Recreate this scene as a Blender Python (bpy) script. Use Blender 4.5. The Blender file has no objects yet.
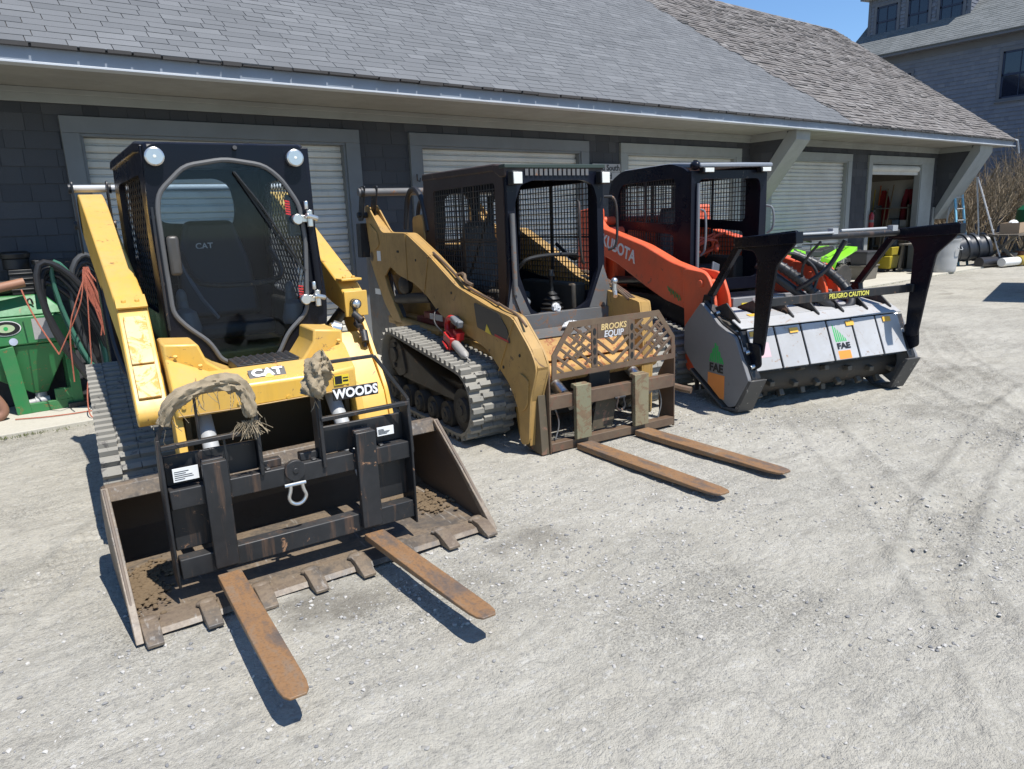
import bpy, bmesh, math, random
import numpy as np
from mathutils import Vector, Matrix, noise
random.seed(7)
PI=math.pi
sc=bpy.context.scene
COL=sc.collection
# ---------------------------------------------------------------- materials
MATS={}
class NT:
    def __init__(s,name):
        s.m=bpy.data.materials.new(name); s.m.use_nodes=True; s.t=s.m.node_tree; s.t.nodes.clear()
        s.out=s.n('ShaderNodeOutputMaterial')
    def n(s,typ,**kw):
        nd=s.t.nodes.new(typ)
        for k,v in kw.items():
            if k.startswith('i_'):
                nd.inputs[k[2:].replace('_',' ')].default_value=v
            else: setattr(nd,k,v)
        return nd
    def l(s,a,b): s.t.links.new(a,b)
    def coord(s,which='Object',scale=None,rot=None):
        c=s.n('ShaderNodeTexCoord'); o=c.outputs[which]
        if scale or rot:
            mp=s.n('ShaderNodeMapping')
            if scale: mp.inputs['Scale'].default_value=scale
            if rot: mp.inputs['Rotation'].default_value=rot
            s.l(o,mp.inputs['Vector']); o=mp.outputs['Vector']
        return o
    def noise(s,co,scale,detail=6,rough=.6,dist=0):
        a=s.n('ShaderNodeTexNoise'); a.inputs['Scale'].default_value=scale; a.inputs['Detail'].default_value=detail
        a.inputs['Roughness'].default_value=rough; a.inputs['Distortion'].default_value=dist
        s.l(co,a.inputs['Vector']); return a.outputs['Fac']
    def ramp(s,f,stops,interp='LINEAR'):
        r=s.n('ShaderNodeValToRGB'); r.color_ramp.interpolation=interp
        e=r.color_ramp.elements
        while len(e)<len(stops): e.new(.5)
        for i,(p,c) in enumerate(stops):
            e[i].position=p; e[i].color=(c,c,c,1) if isinstance(c,(int,float)) else (*c,1)
        s.l(f,r.inputs['Fac']); return r.outputs['Color']
    def mix(s,f,a,b,mode='MIX'):
        m=s.n('ShaderNodeMix',data_type='RGBA',blend_type=mode)
        for k,v in ((0,f),(6,a),(7,b)):
            if isinstance(v,(int,float)): m.inputs[k].default_value=v if k==0 else (v,v,v,1)
            elif isinstance(v,tuple): m.inputs[k].default_value=(*v,1)
            else: s.l(v,m.inputs[k])
        return m.outputs[2]
    def math(s,op,a,b=0.,c=None):
        m=s.n('ShaderNodeMath',operation=op)
        for i,v in enumerate((a,b,c)):
            if v is None: continue
            if isinstance(v,(int,float)): m.inputs[i].default_value=v
            else: s.l(v,m.inputs[i])
        return m.outputs[0]
    def bump(s,h,strength=.3,dist=.01):
        b=s.n('ShaderNodeBump'); b.inputs['Strength'].default_value=strength; b.inputs['Distance'].default_value=dist
        s.l(h,b.inputs['Height']); return b.outputs['Normal']
    def pbr(s,col,rough=.5,metal=0.,normal=None,spec=None,**kw):
        p=s.n('ShaderNodeBsdfPrincipled')
        for k,v in (('Base Color',col),('Roughness',rough),('Metallic',metal),('Normal',normal)):
            if v is None: continue
            if isinstance(v,tuple): p.inputs[k].default_value=(*v,1)
            elif isinstance(v,(int,float)): p.inputs[k].default_value=v
            else: s.l(v,p.inputs[k])
        if spec is not None: p.inputs['Specular IOR Level'].default_value=spec
        for k,v in kw.items(): p.inputs[k.replace('_',' ')].default_value=v
        s.l(p.outputs[0],s.out.inputs['Surface']); return p

def paint(name,col,rough=.35,dirt=.35,dcol=(.28,.24,.18),chip=0.0,chipcol=(.12,.07,.04),scale=1.0,spec=.5,streak=0.0,top=0.0):
    """worn painted or bare steel: base colour, dusty film, rust chips, fine scratches"""
    if name in MATS: return MATS[name]
    t=NT(name); co=t.coord()
    a=t.noise(co,3.2*scale,9,.66,.4)
    b=t.noise(co,22*scale,6,.7)
    base=t.mix(t.ramp(t.noise(co,1.3*scale,3),[(.3,0.),(.75,1.)]),tuple(c*.88 for c in col),tuple(min(1,c*1.08) for c in col))
    dm=t.math('MULTIPLY',t.ramp(a,[(.38,0.),(.72,1.)]),t.ramp(b,[(.3,.45),(.7,1.)]))
    c=t.mix(t.math('MULTIPLY',dm,dirt),base,dcol)
    if top>0: # dust lying on faces that look up
        g=t.n('ShaderNodeNewGeometry'); sx=t.n('ShaderNodeSeparateXYZ'); t.l(g.outputs['Normal'],sx.inputs[0])
        up=t.ramp(sx.outputs['Z'],[(.35,0.),(.9,1.)])
        c=t.mix(t.math('MULTIPLY',t.math('MULTIPLY',up,t.ramp(b,[(.25,.4),(.65,1.)])),top),c,dcol)
    if streak>0:
        s2=t.noise(t.coord(scale=(14,14,1.2)),1.6,5,.65)
        c=t.mix(t.math('MULTIPLY',t.ramp(s2,[(.55,0.),(.72,1.)]),streak),c,chipcol)
    if chip>0:
        v=t.noise(co,9*scale,10,.75,1.2)
        cm=t.ramp(v,[(.64-chip*.25,0.),(.66-chip*.2,1.)])
        c=t.mix(cm,c,t.mix(t.noise(co,40,3),chipcol,tuple(min(1,k*1.9) for k in chipcol)))
    rr=t.math('MULTIPLY_ADD',dm,.35,rough)
    nm=t.bump(t.math('ADD',t.math('MULTIPLY',b,.5),a),.12 if chip<.3 else .35,.004)
    t.pbr(c,rr,0.,nm,spec); MATS[name]=t.m; return t.m
def plain(name,col,rough=.5,metal=0.,spec=.5,var=.12,bscale=60,bstr=.08,**kw):
    if name in MATS: return MATS[name]
    t=NT(name); co=t.coord(); n=t.noise(co,7,6,.6)
    c=t.mix(n,tuple(k*(1-var) for k in col),tuple(min(1,k*(1+var)) for k in col))
    t.pbr(c,rough,metal,t.bump(t.noise(co,bscale,3),bstr,.003),spec,**kw); MATS[name]=t.m; return t.m

YEL=paint('yellow_paint',(.72,.42,.06),.32,.5,(.42,.32,.18),chip=.11,chipcol=(.16,.08,.035),top=.3,streak=.12)
YELW=paint('worn_yellow_cover',(.72,.55,.25),.5,.75,(.50,.38,.22),chip=.5,chipcol=(.45,.2,.03),top=.2)
TAN=paint('faded_tan_yellow_paint',(.47,.28,.08),.42,.65,(.21,.15,.085),chip=.09,chipcol=(.10,.06,.03),streak=.22,top=.1)
TANR=paint('rusted_yellow_plate',(.50,.29,.08),.55,.75,(.25,.14,.07),chip=.5,chipcol=(.19,.065,.022))
ORG=paint('orange_paint',(.80,.115,.04),.34,.45,(.3,.13,.08),chip=.07,chipcol=(.12,.05,.03),top=.15)
BLK=paint('black_gloss_paint',(.006,.007,.012),.16,.04,(.05,.045,.04),spec=.2)
BLKC=paint('cab_dark_paint',(.007,.0085,.016),.24,.08,(.05,.045,.04),chip=.01,chipcol=(.06,.05,.04),top=.06,spec=.2)
BRN=paint('rusted_cab_side',(.035,.022,.018),.5,.4,(.09,.06,.045),chip=.08,chipcol=(.13,.06,.03),top=.25)
BLKM=paint('black_scuffed_steel',(.011,.012,.014),.42,.26,(.09,.085,.08),chip=.07,chipcol=(.2,.11,.06),streak=.42,top=.3)
GRYS=paint('gray_worn_steel',(.13,.13,.13),.5,.6,(.085,.075,.06),chip=.3,chipcol=(.13,.07,.04),top=.2)
BUCK=paint('bare_bucket_steel',(.145,.118,.09),.5,.7,(.25,.20,.14),chip=.30,chipcol=(.1,.065,.045),scale=.8,top=.3)
BUCKI=paint('bucket_inner_brown',(.085,.062,.045),.5,.5,(.16,.115,.08),chip=.12,chipcol=(.07,.045,.03),scale=.8,top=.55)
RUST=paint('orange_rusted_steel',(.26,.135,.065),.5,.75,(.20,.16,.12),chip=.42,chipcol=(.09,.065,.055))
def rusty():
    t=NT('rusted_fork_steel'); c=t.coord(); a=t.noise(t.coord(scale=(3.2,1.0,3.2)),3.2,8,.62,.5); b=t.noise(c,26,7,.72)
    k=t.ramp(t.math('ADD',t.math('MULTIPLY',a,.75),t.math('MULTIPLY',b,.25)),[(.33,(.075,.072,.07)),(.43,(.15,.105,.075)),(.52,(.25,.135,.06)),(.62,(.21,.145,.095)),(.72,(.33,.24,.16))])
    k=t.mix(t.ramp(t.noise(c,90,3),[(.3,.45),(.5,0.)]),k,(.07,.045,.03))
    t.pbr(k,t.math('MULTIPLY_ADD',b,.3,.4),0,t.bump(b,.3,.004),.4); return t.m
RUST=rusty()
def bare():
    t=NT('worn_bucket_steel'); c=t.coord(); a=t.noise(t.coord(scale=(1,1.6,1)),2.4,9,.66,.8); b=t.noise(c,19,8,.75)
    k=t.ramp(t.math('ADD',t.math('MULTIPLY',a,.7),t.math('MULTIPLY',b,.3)),[(.36,(.065,.062,.06)),(.45,(.115,.095,.075)),(.52,(.19,.145,.10)),(.60,(.14,.105,.075)),(.70,(.27,.22,.16))])
    k=t.mix(t.ramp(t.noise(t.coord(scale=(9,1,9)),6,5,.6),[(.60,0.),(.68,.6)]),k,(.30,.28,.25))
    k=t.mix(t.ramp(t.noise(c,70,3),[(.3,.4),(.5,0.)]),k,(.06,.045,.035))
    t.pbr(k,t.math('MULTIPLY_ADD',b,.35,.32),0,t.bump(b,.3,.004),.5); return t.m
BUCK=bare()
RUSB=paint('brown_rusted_steel',(.105,.066,.042),.55,.6,(.23,.17,.1),chip=.35,chipcol=(.10,.05,.03))
MOSS=paint('greenish_worn_steel',(.20,.19,.115),.6,.75,(.24,.165,.09),chip=.5,chipcol=(.12,.08,.045))
OLIV=paint('dark_olive_steel',(.075,.062,.038),.6,.5,(.17,.12,.075),chip=.2,chipcol=(.13,.07,.045))
RUB=paint('dusty_track_rubber',(.27,.26,.23),.85,.6,(.33,.31,.27),chip=.30,chipcol=(.09,.085,.08),spec=.2)
RUBD=paint('dark_rubber',(.045,.043,.04),.7,.45,(.14,.125,.105),spec=.3,top=.3)
HOSE=plain('black_hose_rubber',(.022,.022,.024),.45,var=.3)
GRIME=paint('grimy_dark_steel',(.035,.031,.027),.6,.5,(.12,.095,.065),chip=.1,chipcol=(.09,.055,.03),top=.35)
BROWNIN=paint('dirty_shaded_belly_yellow',(.11,.075,.03),.6,.6,(.13,.10,.07),chip=.1,chipcol=(.05,.04,.03),top=.55)  # yellow belly with its shade put into the brown, plus real dirt
CHR=plain('bright_zinc_metal',(.62,.62,.6),.28,.85)
GALV=paint('galvanised_steel',(.42,.43,.43),.42,.35,(.25,.24,.22),chip=.03,chipcol=(.2,.14,.1))
LGRY=paint('light_gray_panel_paint',(.44,.44,.44),.36,.65,(.27,.25,.22),chip=.16,chipcol=(.2,.14,.1),top=.15)
MGRY=paint('mid_gray_paint',(.19,.19,.195),.4,.3,(.2,.18,.15),chip=.03,chipcol=(.1,.08,.06))
SEAT=plain('black_seat_vinyl',(.026,.026,.027),.5,bstr=.02)
GREYP=plain('gray_plastic',(.16,.17,.18),.5)
WHT=plain('white_label',(.75,.75,.73),.5,var=.05)
LETW=plain('white_lettering',(.8,.8,.8),.4,var=.03)
LETS=plain('silver_lettering',(.55,.55,.56),.35,var=.05)
LETB=plain('black_lettering',(.012,.012,.012),.5)
DYEL=plain('yellow_decal',(.8,.6,.04),.4,var=.05)
DGRN=plain('green_decal',(.03,.38,.09),.45,var=.08)
DORG=plain('orange_decal',(.75,.25,.05),.5,var=.1)
DRED=plain('red_decal',(.5,.03,.03),.45,var=.1)
REDP=plain('red_tool_plastic',(.55,.025,.025),.38,var=.1)
LAMP=plain('lamp_lens',(.75,.75,.68),.12,0.,.8,bscale=150,bstr=.5)
BURL=None
def cloth(name,col,scale=90):
    t=NT(name); co=t.coord(); w=t.n('ShaderNodeTexWave'); w.inputs['Scale'].default_value=scale; w.inputs['Distortion'].default_value=3; w.inputs['Detail'].default_value=3; t.l(co,w.inputs['Vector'])
    n=t.noise(co,11,7,.7)
    c=t.mix(n,tuple(k*.55 for k in col),tuple(min(1,k*1.35) for k in col))
    c=t.mix(t.math('MULTIPLY',w.outputs['Fac'],.4),c,tuple(k*.5 for k in col))
    t.pbr(c,.95,0,t.bump(t.math('ADD',w.outputs['Fac'],n),.6,.004),.1); return t.m
BURL=cloth('burlap_cloth',(.42,.34,.23))
TISS=cloth('white_tissue',(.7,.7,.7),20)
def glass(name,tint,mixf=.0):
    t=NT(name); tr=t.n('ShaderNodeBsdfTransparent'); tr.inputs[0].default_value=(*tint,1)
    gl=t.n('ShaderNodeBsdfGlossy'); gl.inputs['Roughness'].default_value=.04; gl.inputs[0].default_value=(.9,.93,1,1)
    fr=t.n('ShaderNodeFresnel'); fr.inputs[0].default_value=1.28
    dn=t.noise(t.coord(),5,8,.7)
    df=t.n('ShaderNodeBsdfDiffuse'); df.inputs[0].default_value=(.33,.31,.28,1)
    m=t.n('ShaderNodeMixShader'); t.l(fr.outputs[0],m.inputs[0]); t.l(tr.outputs[0],m.inputs[1]); t.l(gl.outputs[0],m.inputs[2])
    m2=t.n('ShaderNodeMixShader'); t.l(t.math('MULTIPLY',t.ramp(dn,[(.35,0.),(.8,1.)]),.004),m2.inputs[0]); t.l(m.outputs[0],m2.inputs[1]); t.l(df.outputs[0],m2.inputs[2])
    t.l(m2.outputs[0],t.out.inputs['Surface']); return t.m
GLS=glass('tinted_cab_glass',(.80,.85,.88))
def winglass():
    t=NT('dark_window_glass'); t.pbr((.012,.016,.03),.06,0,None,.8); return t.m
WGL=winglass()

# ---------------------------------------------------------------- mesh builder
DEFT=[Matrix.Identity(4)]
class MB:
    def __init__(s,T=None): s.bm=bmesh.new(); s.T=DEFT[0]@T if T else DEFT[0].copy()
    def v(s,p): return s.bm.verts.new(s.T@Vector(p))
    def f(s,vs):
        try: return s.bm.faces.new(vs)
        except ValueError: return None
    def box(s,x0,x1,y0,y1,z0,z1,M=None):
        if x0>x1:x0,x1=x1,x0
        if y0>y1:y0,y1=y1,y0
        if z0>z1:z0,z1=z1,z0
        c=[(x,y,z) for z in (z0,z1) for y in (y0,y1) for x in (x0,x1)]
        if M: c=[M@Vector(p) for p in c]
        q=[s.v(p) for p in c]
        for a in ((0,2,3,1),(4,5,7,6),(0,1,5,4),(2,6,7,3),(0,4,6,2),(1,3,7,5)): s.f([q[i] for i in a])
        return s
    def bar(s,a,b,w,t,up=(0,0,1)):
        a=Vector(a);b=Vector(b);d=b-a;L=d.length
        if L<1e-6: return s
        d/=L;up=Vector(up)
        if abs(d.dot(up))>.98: up=Vector((0,1,0)) if abs(d.y)<.9 else Vector((1,0,0))
        x=d.cross(up).normalized();z=x.cross(d)
        q=[]
        for p in (a,b):
            for i,j in ((-1,-1),(1,-1),(1,1),(-1,1)): q.append(s.v(p+x*i*w/2+z*j*t/2))
        for k in ((3,2,1,0),(4,5,6,7),(0,1,5,4),(1,2,6,5),(2,3,7,6),(3,0,4,7)): s.f([q[i] for i in k])
        return s
    def plate(s,poly,ax,a0,a1):
        """polygon in the two other axes, extruded along ax"""
        def P(p,a):
            return (a,p[0],p[1]) if ax=='x' else (p[0],a,p[1]) if ax=='y' else (p[0],p[1],a)
        A=[s.v(P(p,a0)) for p in poly];B=[s.v(P(p,a1)) for p in poly]
        n=len(poly)
        s.f(A);s.f(B[::-1])
        for i in range(n): s.f([A[i],A[(i+1)%n],B[(i+1)%n],B[i]])
        return s
    def ring(s,outer,inners,ax,a0,a1):
        def P(p,a):
            return (a,p[0],p[1]) if ax=='x' else (p[0],a,p[1]) if ax=='y' else (p[0],p[1],a)
        for a in (a0,a1):
            es=[]
            for loop in [outer]+inners:
                vs=[s.v(P(p,a)) for p in loop]
                for i in range(len(vs)): es.append(s.bm.edges.new((vs[i],vs[(i+1)%len(vs)])))
            bmesh.ops.triangle_fill(s.bm,use_beauty=True,use_dissolve=False,edges=es)
        for loop in [outer]+inners:
            n=len(loop);A=[s.v(P(p,a0)) for p in loop];B=[s.v(P(p,a1)) for p in loop]
            for i in range(n): s.f([A[i],A[(i+1)%n],B[(i+1)%n],B[i]])
        return s
    def cyl(s,a,b,r0,r1=None,n=20,cap=True):
        r1=r0 if r1 is None else r1
        a=Vector(a);b=Vector(b);d=(b-a).normalized()
        up=Vector((0,0,1)) if abs(d.z)<.9 else Vector((1,0,0))
        x=d.cross(up).normalized();y=d.cross(x)
        A=[s.v(a+(x*math.cos(2*PI*i/n)+y*math.sin(2*PI*i/n))*r0) for i in range(n)]
        B=[s.v(b+(x*math.cos(2*PI*i/n)+y*math.sin(2*PI*i/n))*r1) for i in range(n)]
        for i in range(n): s.f([A[i],A[(i+1)%n],B[(i+1)%n],B[i]])
        if cap: s.f(A[::-1]);s.f(B)
        return s
    def tube(s,pts,r,n=8,closed=False,smooth=0):
        P=[Vector(p) for p in pts]
        for _ in range(smooth):
            Q=[] if closed else [P[0]]
            m=len(P)
            for i in range(m if closed else m-1):
                a=P[i];b=P[(i+1)%m];Q+= [a*.75+b*.25,a*.25+b*.75]
            if not closed: Q.append(P[-1])
            P=Q
        m=len(P);rings=[];prev=None
        for i in range(m):
            if closed: d=(P[(i+1)%m]-P[i-1]).normalized()
            else: d=(P[min(i+1,m-1)]-P[max(i-1,0)]).normalized()
            if prev is None:
                up=Vector((0,0,1)) if abs(d.z)<.9 else Vector((1,0,0)); x=d.cross(up).normalized()
            else:
                x=(prev-d*prev.dot(d)); x=x.normalized() if x.length>1e-6 else d.orthogonal().normalized()
            prev=x;y=d.cross(x); rr=r(i/(m-1 if m>1 else 1)) if callable(r) else r
            rings.append([s.v(P[i]+(x*math.cos(2*PI*k/n)+y*math.sin(2*PI*k/n))*rr) for k in range(n)])
        for i in range(m if closed else m-1):
            A=rings[i];B=rings[(i+1)%m]
            for k in range(n): s.f([A[k],A[(k+1)%n],B[(k+1)%n],B[k]])
        if not closed: s.f(rings[0][::-1]);s.f(rings[-1])
        return s
    def lathe(s,prof,c=(0,0,0),n=24,M=None):
        c=Vector(c);R=[]
        for r,z in prof:
            ring=[]
            for i in range(n):
                p=Vector((r*math.cos(2*PI*i/n),r*math.sin(2*PI*i/n),z))
                if M: p=M@p
                ring.append(s.v(c+p))
            R.append(ring)
        for j in range(len(R)-1):
            for i in range(n): s.f([R[j][i],R[j][(i+1)%n],R[j+1][(i+1)%n],R[j+1][i]])
        s.f(R[0][::-1]);s.f(R[-1]); return s
    def loft(s,sections,cap=True):
        R=[[s.v(p) for p in sec] for sec in sections];n=len(R[0])
        for j in range(len(R)-1):
            for i in range(n): s.f([R[j][i],R[j][(i+1)%n],R[j+1][(i+1)%n],R[j+1][i]])
        if cap: s.f(R[0][::-1]);s.f(R[-1])
        return s
    def ell(s,c,r,seg=10,rings=7):
        c=Vector(c)
        prof=[(math.sin(PI*j/rings)*1.0,-math.cos(PI*j/rings)) for j in range(rings+1)]
        R=[]
        for a,z in prof:
            a=max(a,.02)
            R.append([s.v(c+Vector((a*math.cos(2*PI*i/seg)*r[0],a*math.sin(2*PI*i/seg)*r[1],z*r[2]))) for i in range(seg)])
        for j in range(rings):
            for i in range(seg): s.f([R[j][i],R[j][(i+1)%seg],R[j+1][(i+1)%seg],R[j+1][i]])
        s.f(R[0][::-1]);s.f(R[-1]); return s
    def obj(s,name,mat,parent=None,bevel=0.0,ang=35,seg=2,wn=True):
        bmesh.ops.recalc_face_normals(s.bm,faces=s.bm.faces)
        me=bpy.data.meshes.new(name); s.bm.to_mesh(me); s.bm.free()
        me.materials.append(mat)
        me.polygons.foreach_set('use_smooth',[True]*len(me.polygons))
        me.set_sharp_from_angle(angle=math.radians(ang))
        o=bpy.data.objects.new(name,me); COL.objects.link(o)
        if parent: o.parent=parent
        if bevel>0:
            b=o.modifiers.new('bevel','BEVEL'); b.width=bevel; b.segments=seg; b.limit_method='ANGLE'; b.angle_limit=math.radians(32)
        return o
def tag(o,label=None,cat=None,group=None,kind=None):
    for k,v in (('label',label),('category',cat),('group',group),('kind',kind)):
        if v: o[k]=v
    return o
def empty(name,loc,rz=0,label=None,cat=None,group=None):
    o=bpy.data.objects.new(name,None); COL.objects.link(o); o.location=loc; o.rotation_euler=(0,0,math.radians(rz)); o.empty_display_size=.2
    return tag(o,label,cat,group)
def text_mesh(txt,size,depth,bold=0.0,shear=0.0,space=1.0):
    cu=bpy.data.curves.new('t','FONT'); cu.body=txt; cu.size=size; cu.extrude=depth/2; cu.offset=bold; cu.shear=shear; cu.align_x='CENTER'; cu.align_y='CENTER'; cu.space_character=space
    cu.resolution_u=3
    o=bpy.data.objects.new('t',cu); COL.objects.link(o)
    dg=bpy.context.evaluated_depsgraph_get(); dg.update()
    me=bpy.data.meshes.new_from_object(o.evaluated_get(dg)); bpy.data.objects.remove(o); return me
def lettering(name,txt,size,mat,parent,loc,rot,bold=0.0,shear=0.0,depth=.003,space=1.0,sx=1.0,label=None):
    """text as real thin geometry; text plane XY, rot maps it onto the thing"""
    me=text_mesh(txt,size,depth,bold,shear,space); me.name=name; me.materials.clear(); me.materials.append(mat)
    M=Matrix.Translation(loc)@rot.to_4x4()@Matrix.Diagonal((sx,1,1,1))
    me.transform(M)
    o=bpy.data.objects.new(name,me); COL.objects.link(o); o.parent=parent
    if label:o['label']=label
    return o
def basis(x,y):
    x=Vector(x).normalized();y=Vector(y);y=(y-x*y.dot(x)).normalized();z=x.cross(y)
    return Matrix((x,y,z)).transposed()
FRONT=basis((1,0,0),(0,0,1))      # reads from the front (-y)
def hull(pts):
    pts=sorted(set((round(a,5),round(b,5)) for a,b in pts))
    def half(ps):
        h=[]
        for p in ps:
            while len(h)>1 and (h[-1][0]-h[-2][0])*(p[1]-h[-2][1])-(h[-1][1]-h[-2][1])*(p[0]-h[-2][0])<=0: h.pop()
            h.append(p)
        return h
    a=half(pts);b=half(pts[::-1]); return a[:-1]+b[:-1]
def resample(loop,step):
    n=len(loop);L=[0]
    for i in range(n): L.append(L[-1]+math.dist(loop[i],loop[(i+1)%n]))
    m=int(round(L[-1]/step));out=[];j=0
    for k in range(m):
        s=L[-1]*k/m
        while L[j+1]<s: j+=1
        t=(s-L[j])/max(1e-9,L[j+1]-L[j]);a=loop[j];b=loop[(j+1)%n]
        out.append((a[0]+(b[0]-a[0])*t,a[1]+(b[1]-a[1])*t))
    return out
def track(parent,u0,u1,circles,rollers,pitch=.075,side=-1,lugh=.028,lw=.55):
    """rubber track over circles (v,z,r); lugs pressed into the belt; wheels as parts"""
    pts=[]
    for v,z,r in circles:
        pts+=[(v+r*math.cos(2*PI*i/48),z+r*math.sin(2*PI*i/48)) for i in range(48)]
    H=resample(hull(pts),pitch); n=len(H)
    nor=[]
    for i in range(n):
        a=H[i-1];b=H[(i+1)%n];dx,dy=b[0]-a[0],b[1]-a[1];l=math.hypot(dx,dy);nor.append((dy/l,-dx/l,dx/l,dy/l))
    m=MB();th=.028
    # belt
    rings=[]
    for i in range(n):
        x,z=H[i];nx,nz,_,_=nor[i]
        rings.append([m.v((u0,x-nx*(th),z-nz*th)),m.v((u1,x-nx*th,z-nz*th)),m.v((u1,x-nx*lugh,z-nz*lugh) if False else (u1,x-nx*.004,z-nz*.004)),m.v((u0,x-nx*.004,z-nz*.004))])
    for i in range(n):
        A=rings[i];B=rings[(i+1)%n]
        for k in range(4): m.f([A[k],A[(k+1)%4],B[(k+1)%4],B[k]])
    rnd=random.Random(3)
    w=u1-u0
    for i in range(n):
        x,z=H[i];nx,nz,tx,tz=nor[i];hw=pitch*lw/2
        k0=-.006;k1=lugh+rnd.uniform(-.006,.002)
        segs=4
        for sgi in range(segs):   # slightly scalloped bar across the belt
            a0=u0+w*(sgi)/segs+.002;a1=u0+w*(sgi+1)/segs-.002
            off=(.012 if sgi in (0,3) else -.008)
            def pt(u,s,k): 
                return (u,x+tx*(s*hw+off)+nx*k,z+tz*(s*hw+off)+nz*k)
            q=[m.v(pt(a0,-1,k0)),m.v(pt(a1,-1,k0)),m.v(pt(a1,1,k0)),m.v(pt(a0,1,k0)),m.v(pt(a0,-.7,k1)),m.v(pt(a1,-.7,k1)),m.v(pt(a1,.7,k1)),m.v(pt(a0,.7,k1))]
            for kk in ((3,2,1,0),(4,5,6,7),(0,1,5,4),(1,2,6,5),(2,3,7,6),(3,0,4,7)): m.f([q[j] for j in kk])
        # inner drive teeth
        uc=(u0+u1)/2
        if i%2==0:
            for uu in (uc-.09,uc+.05): m.box(uu,uu+.04,0,1,0,1,Matrix(((1,0,0,0),(0,tx*.035,-nx*.06,x-nx*.02),(0,tz*.035,-nz*.06,z-nz*.02),(0,0,0,1))))
    belt=m.obj('rubber_track',RUB,parent,ang=30)
    us=u0+.035 if side<0 else u1-.035
    d=1 if side<0 else -1
    for (v,z,r) in rollers:
        q=MB()
        prof=[(r*.2,-.02),(r*.55,-.02),(r*.6,.01),(r*.9,.01),(r,0),(r,.09),(r*.85,.1)]
        R=Matrix.Rotation(PI/2*d,4,'Y')
        q.lathe(prof,(us,v,z),22,R)
        q.cyl((us-.03*d,v,z),(us,v,z),r*.22,n=12)
        for k in range(6): 
            a=k*PI/3; q.cyl((us-.022*d,v+math.cos(a)*r*.4,z+math.sin(a)*r*.4),(us,v+math.cos(a)*r*.4,z+math.sin(a)*r*.4),.01,n=6)
        q.obj('roller_wheel',RUBD,parent)
    return belt
# ---------------------------------------------------------------- camera, light
cam=bpy.data.cameras.new('camera'); co=bpy.data.objects.new('camera',cam); COL.objects.link(co); sc.camera=co
cam.sensor_width=36; cam.lens=24.983; cam.clip_end=1500; cam.clip_start=.05
_R=Matrix(((0.78975365,-0.16653793,0.59038487),(-0.61217643,-0.15261897,0.77585274),(-0.03910498,-0.97415223,-0.22248199)))
_B=Matrix((_R.col[0],-_R.col[1],-_R.col[2])).transposed()
co.matrix_world=Matrix.Translation((0,0,1.65))@_B.to_4x4()
SUN=Vector((.09,-.48,1.)).normalized()
w=bpy.data.worlds.new('World'); sc.world=w; w.use_nodes=True
nt=w.node_tree; sky=nt.nodes.new('ShaderNodeTexSky'); sky.sky_type='NISHITA'; sky.sun_disc=False
sky.sun_elevation=math.asin(SUN.z); sky.sun_rotation=math.atan2(SUN.x,SUN.y)
sky.air_density=1.0; sky.dust_density=0.0; sky.ozone_density=2.2; sky.altitude=0
bg=nt.nodes['Background']; bg.inputs[1].default_value=.112
tn=nt.nodes.new('ShaderNodeMix'); tn.data_type='RGBA'; tn.blend_type='MULTIPLY'; tn.inputs[0].default_value=1; tn.inputs[7].default_value=(.76,.94,1.12,1)
nt.links.new(sky.outputs[0],tn.inputs[6]); nt.links.new(tn.outputs[2],bg.inputs[0])
sl=bpy.data.lights.new('sun','SUN'); sl.energy=4.9; sl.angle=math.radians(.5); sl.color=(1,.965,.91)
so=bpy.data.objects.new('sun',sl); COL.objects.link(so); so.rotation_euler=SUN.to_track_quat('Z','Y').to_euler()
vs=sc.view_settings; vs.view_transform='Standard'; vs.look='None'; vs.exposure=0.43; vs.gamma=1
sc.cycles.max_bounces=8; sc.cycles.transparent_max_bounces=16
try: sc.cycles.use_denoising=True
except Exception: pass

# ---------------------------------------------------------------- ground
_G={}
def vnoise(x,y,s,seed=0):
    if seed not in _G: _G[seed]=np.random.RandomState(seed).rand(256,256)
    G=_G[seed]
    X=x/s;Y=y/s;ix=np.floor(X).astype(int);iy=np.floor(Y).astype(int);fx=X-ix;fy=Y-iy
    fx=fx*fx*(3-2*fx);fy=fy*fy*(3-2*fy);a=G[ix%256,iy%256];b=G[(ix+1)%256,iy%256];c=G[ix%256,(iy+1)%256];d=G[(ix+1)%256,(iy+1)%256]
    return (a*(1-fx)+b*fx)*(1-fy)+(c*(1-fx)+d*fx)*fy-.5
RUTS=[((2.2,.3),(5.2,3.2),.34),((3.6,.2),(8.2,3.3),.3),((4.2,.1),(11.5,4.6),.32),((3.0,1.2),(12.0,2.4),.3),((5.6,.6),(9.6,6.2),.32),((-1.4,1.2),(1.2,6.4),.3),((6.0,1.0),(14.,3.0),.35),((7.3,3.1),(12.5,7.0),.3)]
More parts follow.
